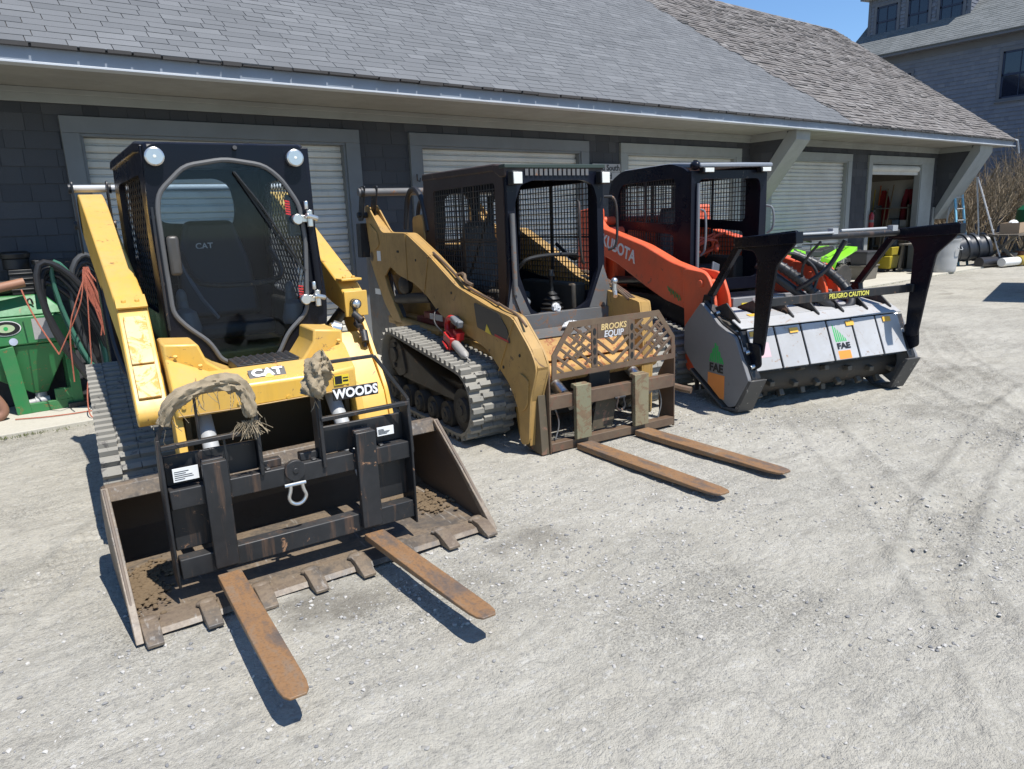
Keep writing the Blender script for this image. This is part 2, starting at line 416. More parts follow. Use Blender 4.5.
def ground_z(x,y):
    z=.020*vnoise(x,y,.9,1)+.012*vnoise(x,y,.31,2)+.007*vnoise(x,y,.12,3)+.006*vnoise(x+y*.4,y*2.5,.22,4)+.004*vnoise(x,y,.05,5)
    rough=np.clip((x-3.5)/4.,0,1)*np.clip((5.8-y)/2.,0,1)
    z=z*(1+1.3*rough)
    for k,(a,b,wd) in enumerate(RUTS):
        dx,dy=b[0]-a[0],b[1]-a[1];L=math.hypot(dx,dy);dx/=L;dy/=L
        s=(x-a[0])*dx+(y-a[1])*dy;d=(x-a[0])*(-dy)+(y-a[1])*dx+.25*np.sin(s*.5+k)
        env=np.clip(1-np.abs(d)/(wd/2),0,1)**.4*np.clip(s*2,0,1)*np.clip((L-s)*2,0,1)*(vnoise(x,y,.7,20+k)>-.18)
        z=z+env*(.0095*np.sign(np.sin(s*2*PI/.085+(d*9)))*.7-.004)+(.018 if k in(3,6) else .011)*np.exp(-((np.abs(d)-wd/2)/.035)**2)*np.clip(s*2,0,1)*np.clip((L-s)*2,0,1)
    # grouser prints in front of the mulcher
    fl=np.clip(1-np.abs(x-2.)/9,0,1)
    flat=((x>-.6)&(x<8)&(y>2.5)&(y<7.3))
    return z-.012
def axis_lines(lo,hi,step,far,growth=1.35):
    a=list(np.arange(lo,hi+1e-6,step));s=step;v=lo;L=[]
    while v>-far: s*=growth;v-=s;L.append(v)
    s=step;v=hi;Rr=[]
    while v<far: s*=growth;v+=s;Rr.append(v)
    return np.array(L[::-1]+a+Rr)
gx=axis_lines(-2.2,11.,.022,260);gy=axis_lines(.4,7.9,.022,260)
GX,GY=np.meshgrid(gx,gy,indexing='ij')
inner=np.clip((GX+2.2)/.5,0,1)*np.clip((11-GX)/1.,0,1)*np.clip((GY-.4)/.3,0,1)*np.clip((7.9-GY)/.3,0,1)
GZ=np.where(inner>0,ground_z(GX,GY),-.012)*np.clip(inner*1.0,0,1)+(-.012)*(1-np.clip(inner,0,1))
me=bpy.data.meshes.new('ground'); nx,ny=len(gx),len(gy)
me.vertices.add(nx*ny); me.vertices.foreach_set('co',np.stack([GX,GY,GZ],-1).reshape(-1))
i=np.arange(nx-1)[:,None]*ny+np.arange(ny-1)[None,:]
q=np.stack([i,i+ny,i+ny+1,i+1],-1).reshape(-1,4)
me.loops.add(q.size); me.polygons.add(len(q)); me.loops.foreach_set('vertex_index',q.reshape(-1).astype(np.int32)); me.polygons.foreach_set('loop_start',np.arange(0,q.size,4,dtype=np.int32)); me.polygons.foreach_set('use_smooth',np.ones(len(q),bool)); me.update(); me.validate()
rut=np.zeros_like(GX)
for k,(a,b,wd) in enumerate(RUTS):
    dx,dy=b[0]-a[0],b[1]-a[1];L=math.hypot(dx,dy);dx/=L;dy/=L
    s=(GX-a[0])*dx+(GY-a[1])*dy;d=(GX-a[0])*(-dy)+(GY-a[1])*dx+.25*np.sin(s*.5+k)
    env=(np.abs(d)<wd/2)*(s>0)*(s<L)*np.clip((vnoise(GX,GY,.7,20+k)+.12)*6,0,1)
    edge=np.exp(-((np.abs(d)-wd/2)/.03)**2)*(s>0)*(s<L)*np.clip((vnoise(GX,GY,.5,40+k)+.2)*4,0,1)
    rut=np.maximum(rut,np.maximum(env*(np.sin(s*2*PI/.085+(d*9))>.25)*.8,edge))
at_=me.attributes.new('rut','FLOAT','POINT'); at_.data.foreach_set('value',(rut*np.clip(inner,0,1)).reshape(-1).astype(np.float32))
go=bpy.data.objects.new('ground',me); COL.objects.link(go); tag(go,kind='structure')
t=NT('crushed_stone_ground'); c=t.coord()
big=t.noise(c,.55,7,.62,.6); mid=t.noise(c,3.,8,.65); fine=t.noise(c,38,6,.75); 
vor=t.n('ShaderNodeTexVoronoi'); vor.inputs['Scale'].default_value=72; t.l(c,vor.inputs['Vector'])
vor2=t.n('ShaderNodeTexVoronoi'); vor2.inputs['Scale'].default_value=170; t.l(c,vor2.inputs['Vector'])
smear=t.noise(t.coord(scale=(1.,3.2,1),rot=(0,0,-.5)),2.6,9,.68,1.2)
clod=t.noise(c,14,7,.7,.5)
st=t.noise(t.coord(scale=(1.1,4.5,1),rot=(0,0,.75)),1.8,6,.6)
cc=t.mix(t.ramp(big,[(.3,0.),(.7,1.)]),(.36,.335,.275),(.445,.42,.36))
cc=t.mix(t.math('MULTIPLY',t.ramp(mid,[(.35,0.),(.65,1.)]),.55),cc,(.48,.455,.39))
cc=t.mix(t.math('MULTIPLY',t.ramp(st,[(.52,0.),(.7,1.)]),.4),cc,(.25,.235,.205))
sep=t.n('ShaderNodeSeparateColor'); t.l(vor.outputs['Color'],sep.inputs[0])
cc=t.mix(t.ramp(sep.outputs[0],[(.0,.42),(.16,0.)]),cc,(.2,.195,.19))
cc=t.mix(t.ramp(sep.outputs[1],[(.90,0.),(.97,.35)]),cc,(.55,.54,.51))
cc=t.mix(t.ramp(fine,[(.3,.4),(.48,0.)]),cc,(.22,.21,.185))
cc=t.mix(t.math('MULTIPLY',t.ramp(smear,[(.48,0.),(.64,1.)]),.34),cc,(.29,.275,.235))
cc=t.mix(t.math('MULTIPLY',t.ramp(clod,[(.33,1.),(.46,0.)]),.5),cc,(.21,.2,.175))
cc=t.mix(t.math('MULTIPLY',t.ramp(smear,[(.28,1.),(.42,0.)]),.4),cc,(.56,.54,.48))
dark=t.noise(c,1.1,5,.55,1.); 
cc=t.mix(t.math('MULTIPLY',t.ramp(dark,[(.60,0.),(.70,1.)]),.5),cc,(.2,.185,.15))
pk=t.noise(c,.9,3,.5); gr2=t.noise(c,85,4,.8)
cc=t.mix(t.math('MULTIPLY',t.ramp(pk,[(.45,0.),(.6,1.)]),t.ramp(gr2,[(.38,.75),(.52,0.)])),cc,(.13,.125,.11))
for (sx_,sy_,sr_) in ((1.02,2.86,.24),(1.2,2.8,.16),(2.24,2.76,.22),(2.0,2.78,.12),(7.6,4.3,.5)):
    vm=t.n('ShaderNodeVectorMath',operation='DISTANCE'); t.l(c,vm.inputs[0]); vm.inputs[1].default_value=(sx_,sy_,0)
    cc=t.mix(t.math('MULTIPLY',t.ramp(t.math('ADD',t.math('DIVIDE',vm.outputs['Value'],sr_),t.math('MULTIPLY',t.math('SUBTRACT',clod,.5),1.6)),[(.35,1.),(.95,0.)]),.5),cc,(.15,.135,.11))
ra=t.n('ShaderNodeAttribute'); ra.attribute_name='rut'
cc=t.mix(t.math('MULTIPLY',t.math('MULTIPLY',ra.outputs['Fac'],t.ramp(clod,[(.35,1.),(.65,.35)])),.38),cc,(.205,.195,.17))  # crumbly rut ridges darkened in colour to stand in for weak relief shading
h=t.math('ADD',t.math('ADD',t.math('MULTIPLY',fine,.9),t.math('ADD',t.math('MULTIPLY',clod,2.),t.math('MULTIPLY',smear,2.))),t.math('ADD',t.math('MULTIPLY',vor.outputs['Distance'],-.4),t.math('ADD',t.math('MULTIPLY',vor2.outputs['Distance'],-.35),t.math('MULTIPLY',mid,1.2))))
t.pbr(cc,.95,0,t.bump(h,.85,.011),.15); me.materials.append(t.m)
# dirt patch at the far right beyond the pad
# loose stones
pt=NT('loose_stone'); c=pt.coord(); oi=pt.n('ShaderNodeTexWhiteNoise'); geo=pt.n('ShaderNodeNewGeometry')
rc=pt.ramp(geo.outputs['Random Per Island'],[(0.,(.16,.16,.165)),(.35,(.3,.29,.27)),(.7,(.42,.4,.37)),(1.,(.47,.45,.41))])
pt.pbr(rc,.9,0,None,.2)
def pebbles(name,N,region,smin,smax,seed,zf=lambda x,y:0):
    rng=np.random.RandomState(seed); V=[];F=[]
    ico=[(0,0,1)]+[(math.cos(a)*.9,math.sin(a)*.9,.42) for a in np.arange(5)*2*PI/5]+[(math.cos(a)*.9,math.sin(a)*.9,-.42) for a in (np.arange(5)+.5)*2*PI/5]+[(0,0,-1)]
    ico=np.array(ico);fc=[(0,1+i,1+(i+1)%5) for i in range(5)]+[(1+i,6+i,1+(i+1)%5) for i in range(5)]+[(1+(i+1)%5,6+i,6+(i+1)%5) for i in range(5)]+[(11,6+(i+1)%5,6+i) for i in range(5)]
    fc=np.array(fc)
    x0,x1,y0,y1=region;n=0;k=0
    CX_=rng.uniform(x0,x1,N*4);CY_=rng.uniform(y0,y1,N*4)
    dd=vnoise(CX_,CY_,.8,31)+.5+vnoise(CX_,CY_,.25,32)*.6
    ok=rng.rand(N*4)<np.maximum(.08,dd*1.3-.35); CX_=CX_[ok][:N];CY_=CY_[ok][:N];CZ_=ground_z(CX_,CY_)
    for x,y,z_ in zip(CX_,CY_,CZ_):
        s=smin+(smax-smin)*rng.rand()**5
        P=ico*(1+rng.uniform(-.28,.28,(12,1)))*np.array([1,rng.uniform(.6,1),rng.uniform(.4,.75)])*s/2
        a=rng.rand()*6.28;R=np.array([[math.cos(a),-math.sin(a),0],[math.sin(a),math.cos(a),0],[0,0,1]])
        P=P@R.T+np.array([x,y,z_+s*.1]);V.append(P);F.append(fc+12*n);n+=1
    V=np.concatenate(V);F=np.concatenate(F)
    m=bpy.data.meshes.new(name);m.from_pydata(V.tolist(),[],F.tolist());m.materials.append(pt.m)
    o=bpy.data.objects.new(name,m);COL.objects.link(o);return o
gz1=lambda x,y: float(ground_z(np.array([x]),np.array([y]))[0])
tag(pebbles('gravel',17000,(-.8,6.3,.9,4.2),.004,.024,5),'loose gray stone chips scattered over the yard','gravel',kind='stuff')

# ---------------------------------------------------------------- concrete apron
t=NT('old_concrete'); c=t.coord(); n1=t.noise(c,1.5,7,.6); n2=t.noise(c,30,5,.7)
cc=t.mix(n1,(.40,.375,.31),(.55,.525,.45)); cc=t.mix(t.ramp(n2,[(.3,.3),(.55,0.)]),cc,(.27,.25,.2))
t.pbr(cc,.9,0,t.bump(n2,.3,.004),.2); CONC=t.m
m=MB()
xs=[-9,-6,-3,.0,3.0,6.0,9.0,12,15,18,21.4]
for a,b in zip(xs[:-1],xs[1:]): m.box(a+.006,b-.006,7.38,8.63,-.1,.035)
tag(m.obj('apron',CONC,None,.008),kind='structure')
t=NT('grass_tuft'); t.pbr((.11,.13,.04),.9,0,None,.1); GRS=t.m
m=MB(); rnd=random.Random(5)
for k in range(900):
    x=rnd.choice([rnd.uniform(-1.5,.55),rnd.uniform(-1.5,1.1),rnd.uniform(9,20)]);y=7.36+rnd.gauss(0,.035);h=rnd.uniform(.008,.035);a=rnd.uniform(0,6.28)
    p=Vector((x,y,0));d=Vector((math.cos(a),math.sin(a),0))*.004;l=Vector((rnd.gauss(0,.012),rnd.gauss(0,.012),h))
    m.f([m.v(p-d),m.v(p+d),m.v(p+l)])
tag(m.obj('grass',GRS,None),'sparse dry grass in the joint along the concrete apron','grass',kind='stuff')

# ---------------------------------------------------------------- garage
GW=8.6; ZS=3.10
TRIM=paint('gray_trim_paint',(.155,.165,.17),.5,.2,(.1,.095,.085),spec=.3)
TRIML=paint('gray_trim_paint_light',(.27,.28,.265),.5,.2,(.15,.14,.12),spec=.3)
SOFF=paint('soffit_paint',(.27,.265,.24),.6,.2,(.2,.18,.15),spec=.2)
FASC=paint('fascia_paint',(.20,.225,.26),.45,.15,(.15,.14,.13),spec=.4)
FASCL=paint('drip_edge_paint',(.50,.52,.54),.4,.1,(.5,.5,.5))
DOORM=paint('roller_door_paint',(.54,.53,.485),.5,.3,(.38,.34,.26),streak=.2,chipcol=(.3,.24,.17),spec=.3)
def shingmat(name,cols,rough=.9,dark=(.05,.045,.04),vary=1.,scale=1.):
    t=NT(name); g=t.n('ShaderNodeNewGeometry'); c=t.coord()
    r=t.ramp(g.outputs['Random Per Island'],[(i/(len(cols)-1),cc) for i,cc in enumerate(cols)])
    n=t.noise(c,1.1*scale,5,.6); r=t.mix(t.ramp(n,[(.3,.28),(.7,0.)]),r,dark)
    gr=t.noise(t.coord(scale=(1,1,1)),120,3,.7); r=t.mix(t.ramp(gr,[(.3,.35),(.6,0.)]),r,dark)
    t.pbr(r,rough,0,t.bump(gr,.35,.003),.2); return t.m
WSH=shingmat('weathered_wall_shingle',[(.052,.056,.064),(.070,.074,.082),(.060,.064,.072),(.086,.089,.096)])
RSH=shingmat('gray_roof_shingle',[(.125,.13,.135),(.16,.165,.17),(.145,.15,.155),(.185,.19,.195)],dark=(.09,.092,.095))
OSH=shingmat('weathered_brown_roof_shingle',[(.15,.135,.125),(.22,.205,.19),(.18,.165,.155),(.27,.255,.24)],dark=(.085,.075,.07),scale=2)
HSH=shingmat('house_wall_shingle',[(.15,.165,.20),(.19,.205,.235),(.165,.18,.215),(.215,.225,.25)],dark=(.10,.11,.14))
garage=empty('garage_building',(-9,GW,0),0,'long low shingled garage with gray trim, five overhead doors and a deep overhanging roof','garage')
G=garage.location.copy()
def gobj(m,name,mat,par=None,bevel=0,**k):
    m.bm.transform(Matrix.Translation(-G)) ; return m.obj(name,mat,par or garage,bevel,**k)
DO=[(1.04,4.26,1.2,4.07),(4.98,8.23,5.15,8.06),(8.95,12.27,9.12,12.1),(13.15,16.47,13.32,16.3),(17.25,20.69,17.42,20.0)]
XE=21.0
def shingles(m,x0,x1,y,z0,z1,wmin,wmax,ex,rnd,holes=[],facing='y',th=.012):
    z=z0;row=0
    while z<z1-.02:
        zt=min(z+ex,z1);x=x0-rnd.uniform(0,wmax)
        while x<x1:
            wd=rnd.uniform(wmin,wmax);a=max(x,x0);b=min(x+wd-.004,x1);x+=wd
            if b-a<.02: continue
            segs=[(a,b)]
            for (hx0,hx1,hz) in holes:
                ns=[]
                for (s0,s1) in segs:
                    if z+.03>=hz or s1<=hx0 or s0>=hx1: ns.append((s0,s1));continue
                    if s0<hx0-.02: ns.append((s0,hx0))
                    if s1>hx1+.02: ns.append((hx1,s1))
                segs=ns
            j=rnd.uniform(0,.006);t0=th+rnd.uniform(0,.005)
            for (s0,s1) in segs:
                if facing=='y': q=[(s0,y-t0,z-j),(s1,y-t0,z-j),(s1,y-.002,zt),(s0,y-.002,zt),(s0,y,z-j),(s1,y,z-j)]
                else: q=[(y-t0,s0,z-j),(y-t0,s1,z-j),(y-.002,s1,zt),(y-.002,s0,zt),(y,s0,z-j),(y,s1,z-j)]
                vv=[m.v(p) for p in q]
                m.f([vv[0],vv[1],vv[2],vv[3]]);m.f([vv[0],vv[4],vv[5],vv[1]]);m.f([vv[0],vv[3],vv[4]]);m.f([vv[1],vv[5],vv[2]])
        z+=ex;row+=1
rnd=random.Random(11)
m=MB(); holes=[(a,b,2.85) for a,b,_,_ in DO]
shingles(m,-9,XE,GW,.06,2.96,.14,.36,.165,rnd,holes)
# solid wall behind the shingles
X=-9.0
for a,b,_,_ in DO: m.box(X,a,GW+.001,GW+.16,0,2.98);m.box(a,b,GW+.001,GW+.16,2.84,2.98);X=b
m.box(X,XE,GW+.001,GW+.16,0,2.98)
gobj(m,'wall',WSH,ang=20)
m=MB(); shingles(m,GW,18.2,XE,.06,2.9,.14,.3,.165,random.Random(4),facing='x')
m.bm.transform(Matrix(((-1,0,0,2*XE),(0,1,0,0),(0,0,1,0),(0,0,0,1))))
m.box(XE-.16,XE-.002,GW+.17,18.2,0,3.0); m.plate([(GW,2.95),(18.2,2.95),(18.2,3.2),(13.4,6.6),(GW,3.2)],'x',XE-.16,XE-.003)
gobj(m,'end_wall',WSH,ang=20)
m=MB(); m.box(-9,XE+.02,GW-.035,GW-.001,2.965,ZS-.002); m.box(-9,XE+.02,GW-.06,GW-.036,3.045,ZS-.002); gobj(m,'frieze_board',TRIML,None,.004)
for k,(a,b,ia,ib) in enumerate(DO):
    m=MB(); y0=GW-.05;y1=GW+.02
    m.box(a,ia,y0,y1,.036,2.69);m.box(ib,b,y0,y1,.036,2.69);m.box(a,b,y0-.003,y1,2.691,2.85)
    m.box(ia-.001,ia+.03,GW-.03,GW+.12,.036,2.66);m.box(ib-.03,ib+.001,GW-.03,GW+.12,.036,2.66);m.box(ia-.001,ib+.001,GW-.033,GW+.12,2.661,2.69)
    tr=gobj(m,'door_trim',TRIML if k>1 else TRIM,None,.004)
    if k<4:
        m=MB(); z=2.66; prof=[]
        rr=random.Random(k); yb=GW+.07
        z=.036;prof=[]
        while z<2.64:
            prof+=[(z,yb),(z+.010,yb-.018),(z+.060,yb-.018),(z+.074,yb-.002),(z+.080,yb+.008),(z+.088,yb+.008),(z+.096,yb-.008),(z+.140,yb-.008),(z+.15,yb+.01)]
            z+=.155
        A=[m.v((ia+.03,yy,zz)) for zz,yy in prof];Bv=[m.v((ib-.03,yy,zz)) for zz,yy in prof]
        for i in range(len(prof)-1): m.f([A[i],Bv[i],Bv[i+1],A[i+1]])
        m.box(ia+.03,ib-.03,yb+.02,yb+.03,.036,2.66)
        d=gobj(m,'roller_door',DOORM,ang=25)
        m=MB(); m.box((ia+ib)/2-.07,(ia+ib)/2+.07,yb-.045,yb-.018,.42,.45); gobj(m,'door_handle',GALV,d)
    else:
        m=MB(); m.cyl((ia+.04,GW+.06,2.57),(ib-.04,GW+.06,2.57),.085,n=18); m.box(ia+.04,ib-.04,GW+.03,GW+.05,2.42,2.52); gobj(m,'rolled_up_door',DOORM)
# storeroom behind the open door
INT=plain('storeroom_board',(.22,.2,.17),.9); INTL=plain('storeroom_pale_board',(.5,.48,.43),.9)
m=MB(); m.box(16.9,20.9,11.3,11.4,0,2.95);m.box(16.85,16.95,GW+.17,12.3,0,2.95);m.box(20.75,20.83,GW+.17,12.3,0,2.95);m.box(16.9,20.9,GW+.17,12.3,2.9,2.96);m.box(16.9,20.9,GW-.0,12.3,-.02,.03)
gobj(m,'storeroom',INT)
m=MB(); m.box(17.9,20.4,11.25,11.29,1.3,2.4); gobj(m,'pegboard',INTL,bevel=.003)
m=MB(); m.box(20.72,20.745,8.9,10.6,1.35,2.35); gobj(m,'pale_wall_board',INTL)
# roof
YE,ZE=7.47,3.27; SL=(7.08-3.27)/(12.7-7.47); YR,ZR=12.7,7.08; XR=22.85
def rz(y): return ZE+SL*(y-YE)
ang=math.atan(SL);cs,sn=math.cos(ang),math.sin(ang)
def roof_pt(x,s,h=0): return (x,YE+s*cs-h*sn,ZE+s*sn+h*cs)
LS=(YR-YE)/cs
m=MB(); q=[m.v(roof_pt(-9.2,0,-.03)),m.v(roof_pt(XR-.03,0,-.03)),m.v(roof_pt(XR-.03,LS,-.03)),m.v(roof_pt(-9.2,LS,-.03))]
q2=[m.v(roof_pt(-9.2,0,-.005)),m.v(roof_pt(XR-.03,0,-.005)),m.v(roof_pt(XR-.03,LS,-.005)),m.v(roof_pt(-9.2,LS,-.005))]
m.f(q[::-1]);m.f(q2)
for i in range(4): m.f([q[i],q[(i+1)%4],q2[(i+1)%4],q2[i]])
# rear slope
m.plate([(YR,ZR-.03),(YR+5.4,ZR-3.9),(YR+5.4,ZR-3.94),(YR,ZR-.07)],'x',-9.2,XR-.03)
roof=gobj(m,'roof',plain('roof_deck',(.06,.055,.05),.9))
def bound(s): # edge of the newer shingling, in x, along the slope
    return 14.35-1.45*min(1,s/4.6)+(.12 if int(s/.28)%2 else 0)
def lay(name,mat,x0f,x1f,ex,wmin,wmax,th,curl,rnd,gap=.006,miss=0.):
    m=MB(); s=-.02
    while s<LS-.02:
        xa,xb=x0f(s),x1f(s);x=xa-rnd.uniform(0,wmax)
        while x<xb:
            wd=rnd.uniform(wmin,wmax);a=max(x,xa);b=min(x+wd-gap,xb);x+=wd
            if b-a<.03 or rnd.random()<miss: continue
            t0=th*rnd.uniform(.7,1.25)+(curl*rnd.random()**2);j=rnd.uniform(-.006,.006)*(1+curl*40);u=min(s+ex+.01,LS)
            q=[m.v(roof_pt(a,s+j,t0)),m.v(roof_pt(b,s+j+rnd.uniform(-.003,.003),t0+curl*rnd.uniform(-.4,.4))),m.v(roof_pt(b,u,.003)),m.v(roof_pt(a,u,.003))]
            lo=[m.v(roof_pt(a,s+j,-.004)),m.v(roof_pt(b,s+j,-.004))]
            m.f(q);m.f([q[0],lo[0],lo[1],q[1]]);m.f([q[0],q[3],lo[0]]);m.f([q[1],lo[1],q[2]])
        s+=ex
    return gobj(m,name,mat,roof,ang=20)
lay('new_shingling',RSH,lambda s:-9.2,bound,.118,.2,.42,.007,.0,random.Random(21),.007)
lay('old_shingling',OSH,lambda s:bound(s)+.01,lambda s:XR,.13,.14,.34,.011,.02,random.Random(22),.009,.004)
m=MB(); rr=random.Random(8); x=-9.2
while x<XR-.1:
    L=.3;m.plate([(YR-.14,ZR-.10+rr.uniform(0,.01)),(YR,ZR+.012+rr.uniform(0,.012)),(YR+.14,ZR-.1),(YR+.13,ZR-.12),(YR,ZR-.02),(YR-.13,ZR-.12)],'x',x,min(XR,x+L-.006));x+=L
gobj(m,'ridge_cap',OSH,roof)
m=MB(); m.box(-9.2,XR-.03,YE+.0,YE+.05,ZE-.033,ZE-.008); x=-9.2; rr=random.Random(9)
while x<XR: # ragged starter course at the eave edge
    L=rr.uniform(.15,.4);m.box(x,min(XR,x+L-.02),YE-.015-rr.uniform(0,.02),YE+.05,ZE-.03-rr.uniform(0,.012),ZE-.006);x+=L
gobj(m,'starter_course',plain('dark_shingle_edge',(.05,.047,.045),.9),roof)
m=MB(); m.box(-9.2,XR-.02,7.50,7.54,ZS+.013,ZE-.035); gobj(m,'fascia',FASC,None,.003)
m=MB(); m.box(-9.2,XR-.02,7.44,7.575,ZS-.008,ZS+.012); gobj(m,'drip_edge',FASCL,None,.003)
m=MB(); m.box(-9.2,XR-.05,7.58,GW+.0,ZS,ZS+.02); gobj(m,'soffit',SOFF)
# rake boards of the gable end
m=MB(); d=Vector((0,cs,sn))
for (h0,h1,xx0,xx1,) in ((-.24,-.035,XR-.06,XR-.02),):
    a0=roof_pt(0,-.02,h0);a1=roof_pt(0,LS,h0);b1=roof_pt(0,LS,h1);b0=roof_pt(0,-.02,h1)
    m.plate([(a0[1],a0[2]),(a1[1],a1[2]),(b1[1],b1[2]),(b0[1],b0[2])],'x',xx0,xx1)
gobj(m,'rake_board',TRIML,None,.003)
m=MB(); m.bar((XR+.02,7.42,ZE-.02),(XR+.02,7.36,ZE-.36),.012,.03); m.bar((XR-.1,7.45,ZE-.0),(XR+.03,7.42,ZE-.02),.012,.03); gobj(m,'flashing_strip',FASCL)
# wing walls with diagonal braces
for X0 in (12.6,21.0):
    m=MB(); yy=GW;tri=[(7.64,ZS-.002),(GW-.001,ZS-.002),(GW-.001,1.93 if X0<15 else 1.5),]
    m.plate(tri,'x',X0-.02,X0+.1)
    rr=random.Random(3);z=1.95 if X0<15 else 1.5;zb=z
    while z<2.96:
        yst=GW-(z-zb+.13)*( (GW-7.64)/(ZS-zb));x=yst
        while x<GW-.01:
            wd=rr.uniform(.1,.25);b=min(GW-.006,x+wd-.004)
            if b-x>.02:
                vv=[m.v(p) for p in ((X0-.034,x,z),(X0-.034,b,z),(X0-.022,b,z+.16),(X0-.022,x,z+.16),(X0-.02,x,z),(X0-.02,b,z))]
                m.f(vv[:4]);m.f([vv[0],vv[4],vv[5],vv[1]])
            x+=wd
        z+=.16
    gobj(m,'wing_wall',WSH,ang=20)
    m=MB(); zb2=zb-.12; a=Vector((X0+.03,7.62,ZS-.07));b=Vector((X0+.03,GW-.02,zb2-.0))
    m.bar(a,b,.24,.2,(1,0,0)) if False else m.plate([(7.60,ZS-.003),(7.60,ZS-.17),(GW-.052,zb-.22),(GW-.052,zb+.06),(7.76,ZS-.003)],'x',X0-.05,X0+(.42 if X0<15 else .75))
    gobj(m,'diagonal_brace',TRIML,None,.005)
    m=MB(); m.box(X0-.045,X0-.036,7.8,GW-.04,2.965,ZS-.003); gobj(m,'frieze_return',TRIML)
m=MB(); m.box(XE-.12,XE+.015,GW-.04,GW-.001,.04,1.6); gobj(m,'corner_board',TRIML,None,.003)
# name board between second and third door
sg=empty('name_board',(8.59,GW-.07,2.38),0,'small weathered plank with dark painted words between the second and third garage doors','sign')
m=MB(); m.box(-.31,.31,-.012,.012,0.005,.13); m.box(-.31,.31,-.012,.012,-.13,0); m.obj('plank',plain('gray_plank',(.34,.33,.32),.8,var=.3),sg,.003)
lettering('lettering','Old South',.13,LETB,sg,(0.02,-.0155,.065),FRONT,.002)
lettering('lettering','Rd',.13,LETB,sg,(.04,-.0155,-.065),FRONT,.002)
m=MB(); m.tube([(4.98+.05,8.50,2.32),(4.98+.05,8.50,2.24),(5.05,8.47,2.22),(5.06,8.47,2.27)],.01,6); tag(m.obj('wall_hook',BLKM,None),'small black hook on the trim left of the second garage door','hook')
# ================================================================ machine helpers
def grid_yz(m,x,y0,y1,z0,z1,step,t=.005,poly=None):
    n=int((y1-y0)/step)
    for i in range(n+1):
        y=y0+(y1-y0)*i/n; m.box(x-t/2,x+t/2,y-t/2,y+t/2,z0,z1)
    n=int((z1-z0)/step)
    for i in range(n+1):
        z=z0+(z1-z0)*i/n; m.box(x-t/2-.001,x+t/2+.001,y0,y1,z-t/2,z+t/2)
def clipseg(p,q,poly):
    """clip segment to convex polygon (counter-clockwise)"""
    t0,t1=0.,1.;dx,dy=q[0]-p[0],q[1]-p[1]
    n=len(poly)
    for i in range(n):
        a=poly[i];b=poly[(i+1)%n];nx,ny=-(b[1]-a[1]),(b[0]-a[0])
        d=nx*dx+ny*dy;e=nx*(p[0]-a[0])+ny*(p[1]-a[1])
        if abs(d)<1e-9:
            if e<0: return None
            continue
        t=-e/d
        if d>0: t0=max(t0,t)
        else: t1=min(t1,t)
    if t1-t0<.01: return None
    return (p[0]+dx*t0,p[1]+dy*t0),(p[0]+dx*t1,p[1]+dy*t1)
def grid_xz(m,y,poly,step,t=.005,ang=0.):
    xs=[p[0] for p in poly];zs=[p[1] for p in poly];cx=(min(xs)+max(xs))/2;cz=(min(zs)+max(zs))/2;R=2
    for a in (ang,ang+PI/2):
        dx,dz=math.cos(a),math.sin(a);k=-30
        for k in range(-40,41):
            o=(cx-dz*k*step,cz+dx*k*step)
            s=clipseg((o[0]-dx*R,o[1]-dz*R),(o[0]+dx*R,o[1]+dz*R),poly)
            if s: m.bar((s[0][0],y,s[0][1]),(s[1][0],y,s[1][1]),t,t)
def rpoly(poly,r,n=4):
    """round the corners of a polygon"""
    out=[];N=len(poly)
    for i in range(N):
        p=Vector(poly[i]).to_2d() if False else Vector((poly[i][0],poly[i][1]));a=Vector(poly[i-1][:2]);b=Vector(poly[(i+1)%N][:2])
        la=(a-p).length;lb=(b-p).length;rr=min(r,la*.45,lb*.45);A=p+(a-p)/la*rr;B=p+(b-p)/lb*rr
        for k in range(n+1):
            t=k/n;out.append(tuple(A*(1-t)**2+p*2*t*(1-t)+B*t*t))
    return out
def seat(par,x,y,z,w=.46):
    m=MB()
    m.loft([[(x-w/2,y-.22,z),(x+w/2,y-.22,z),(x+w/2,y-.22,z+.10),(x-w/2,y-.22,z+.10)],[(x-w/2,y+.24,z-.02),(x+w/2,y+.24,z-.02),(x+w/2,y+.24,z+.09),(x-w/2,y+.24,z+.09)]])
    m.loft([[(x-w/2,y+.16,z+.1),(x+w/2,y+.16,z+.1),(x+w/2,y+.28,z+.08),(x-w/2,y+.28,z+.08)],[(x-w*.46,y+.26,z+.45),(x+w*.46,y+.26,z+.45),(x+w*.46,y+.36,z+.45),(x-w*.46,y+.36,z+.45)],[(x-w*.3,y+.3,z+.72),(x+w*.3,y+.3,z+.72),(x+w*.3,y+.38,z+.72),(x-w*.3,y+.38,z+.72)]])
    return m.obj('seat',SEAT,par,.035,seg=3)
def mirror(poly,c=0): return [(2*c-x,z) for x,z in poly][::-1]
def shackle(par,M0,mat=CHR):
    m=MB(M0)
    pts=[(-.028,0,.0),(-.03,0,-.03)]+[(-.042*math.cos(a),0,-.06-.042*math.sin(a)) for a in [0,.5,1.05,1.57,2.1,2.64,3.14]]+[(.03,0,-.03),(.028,0,0)]
    m.tube(pts,.009,8,smooth=1); m.cyl((-.055,0,.0),(.045,0,.0),.009,n=10)
    return m.obj('shackle',mat,par)

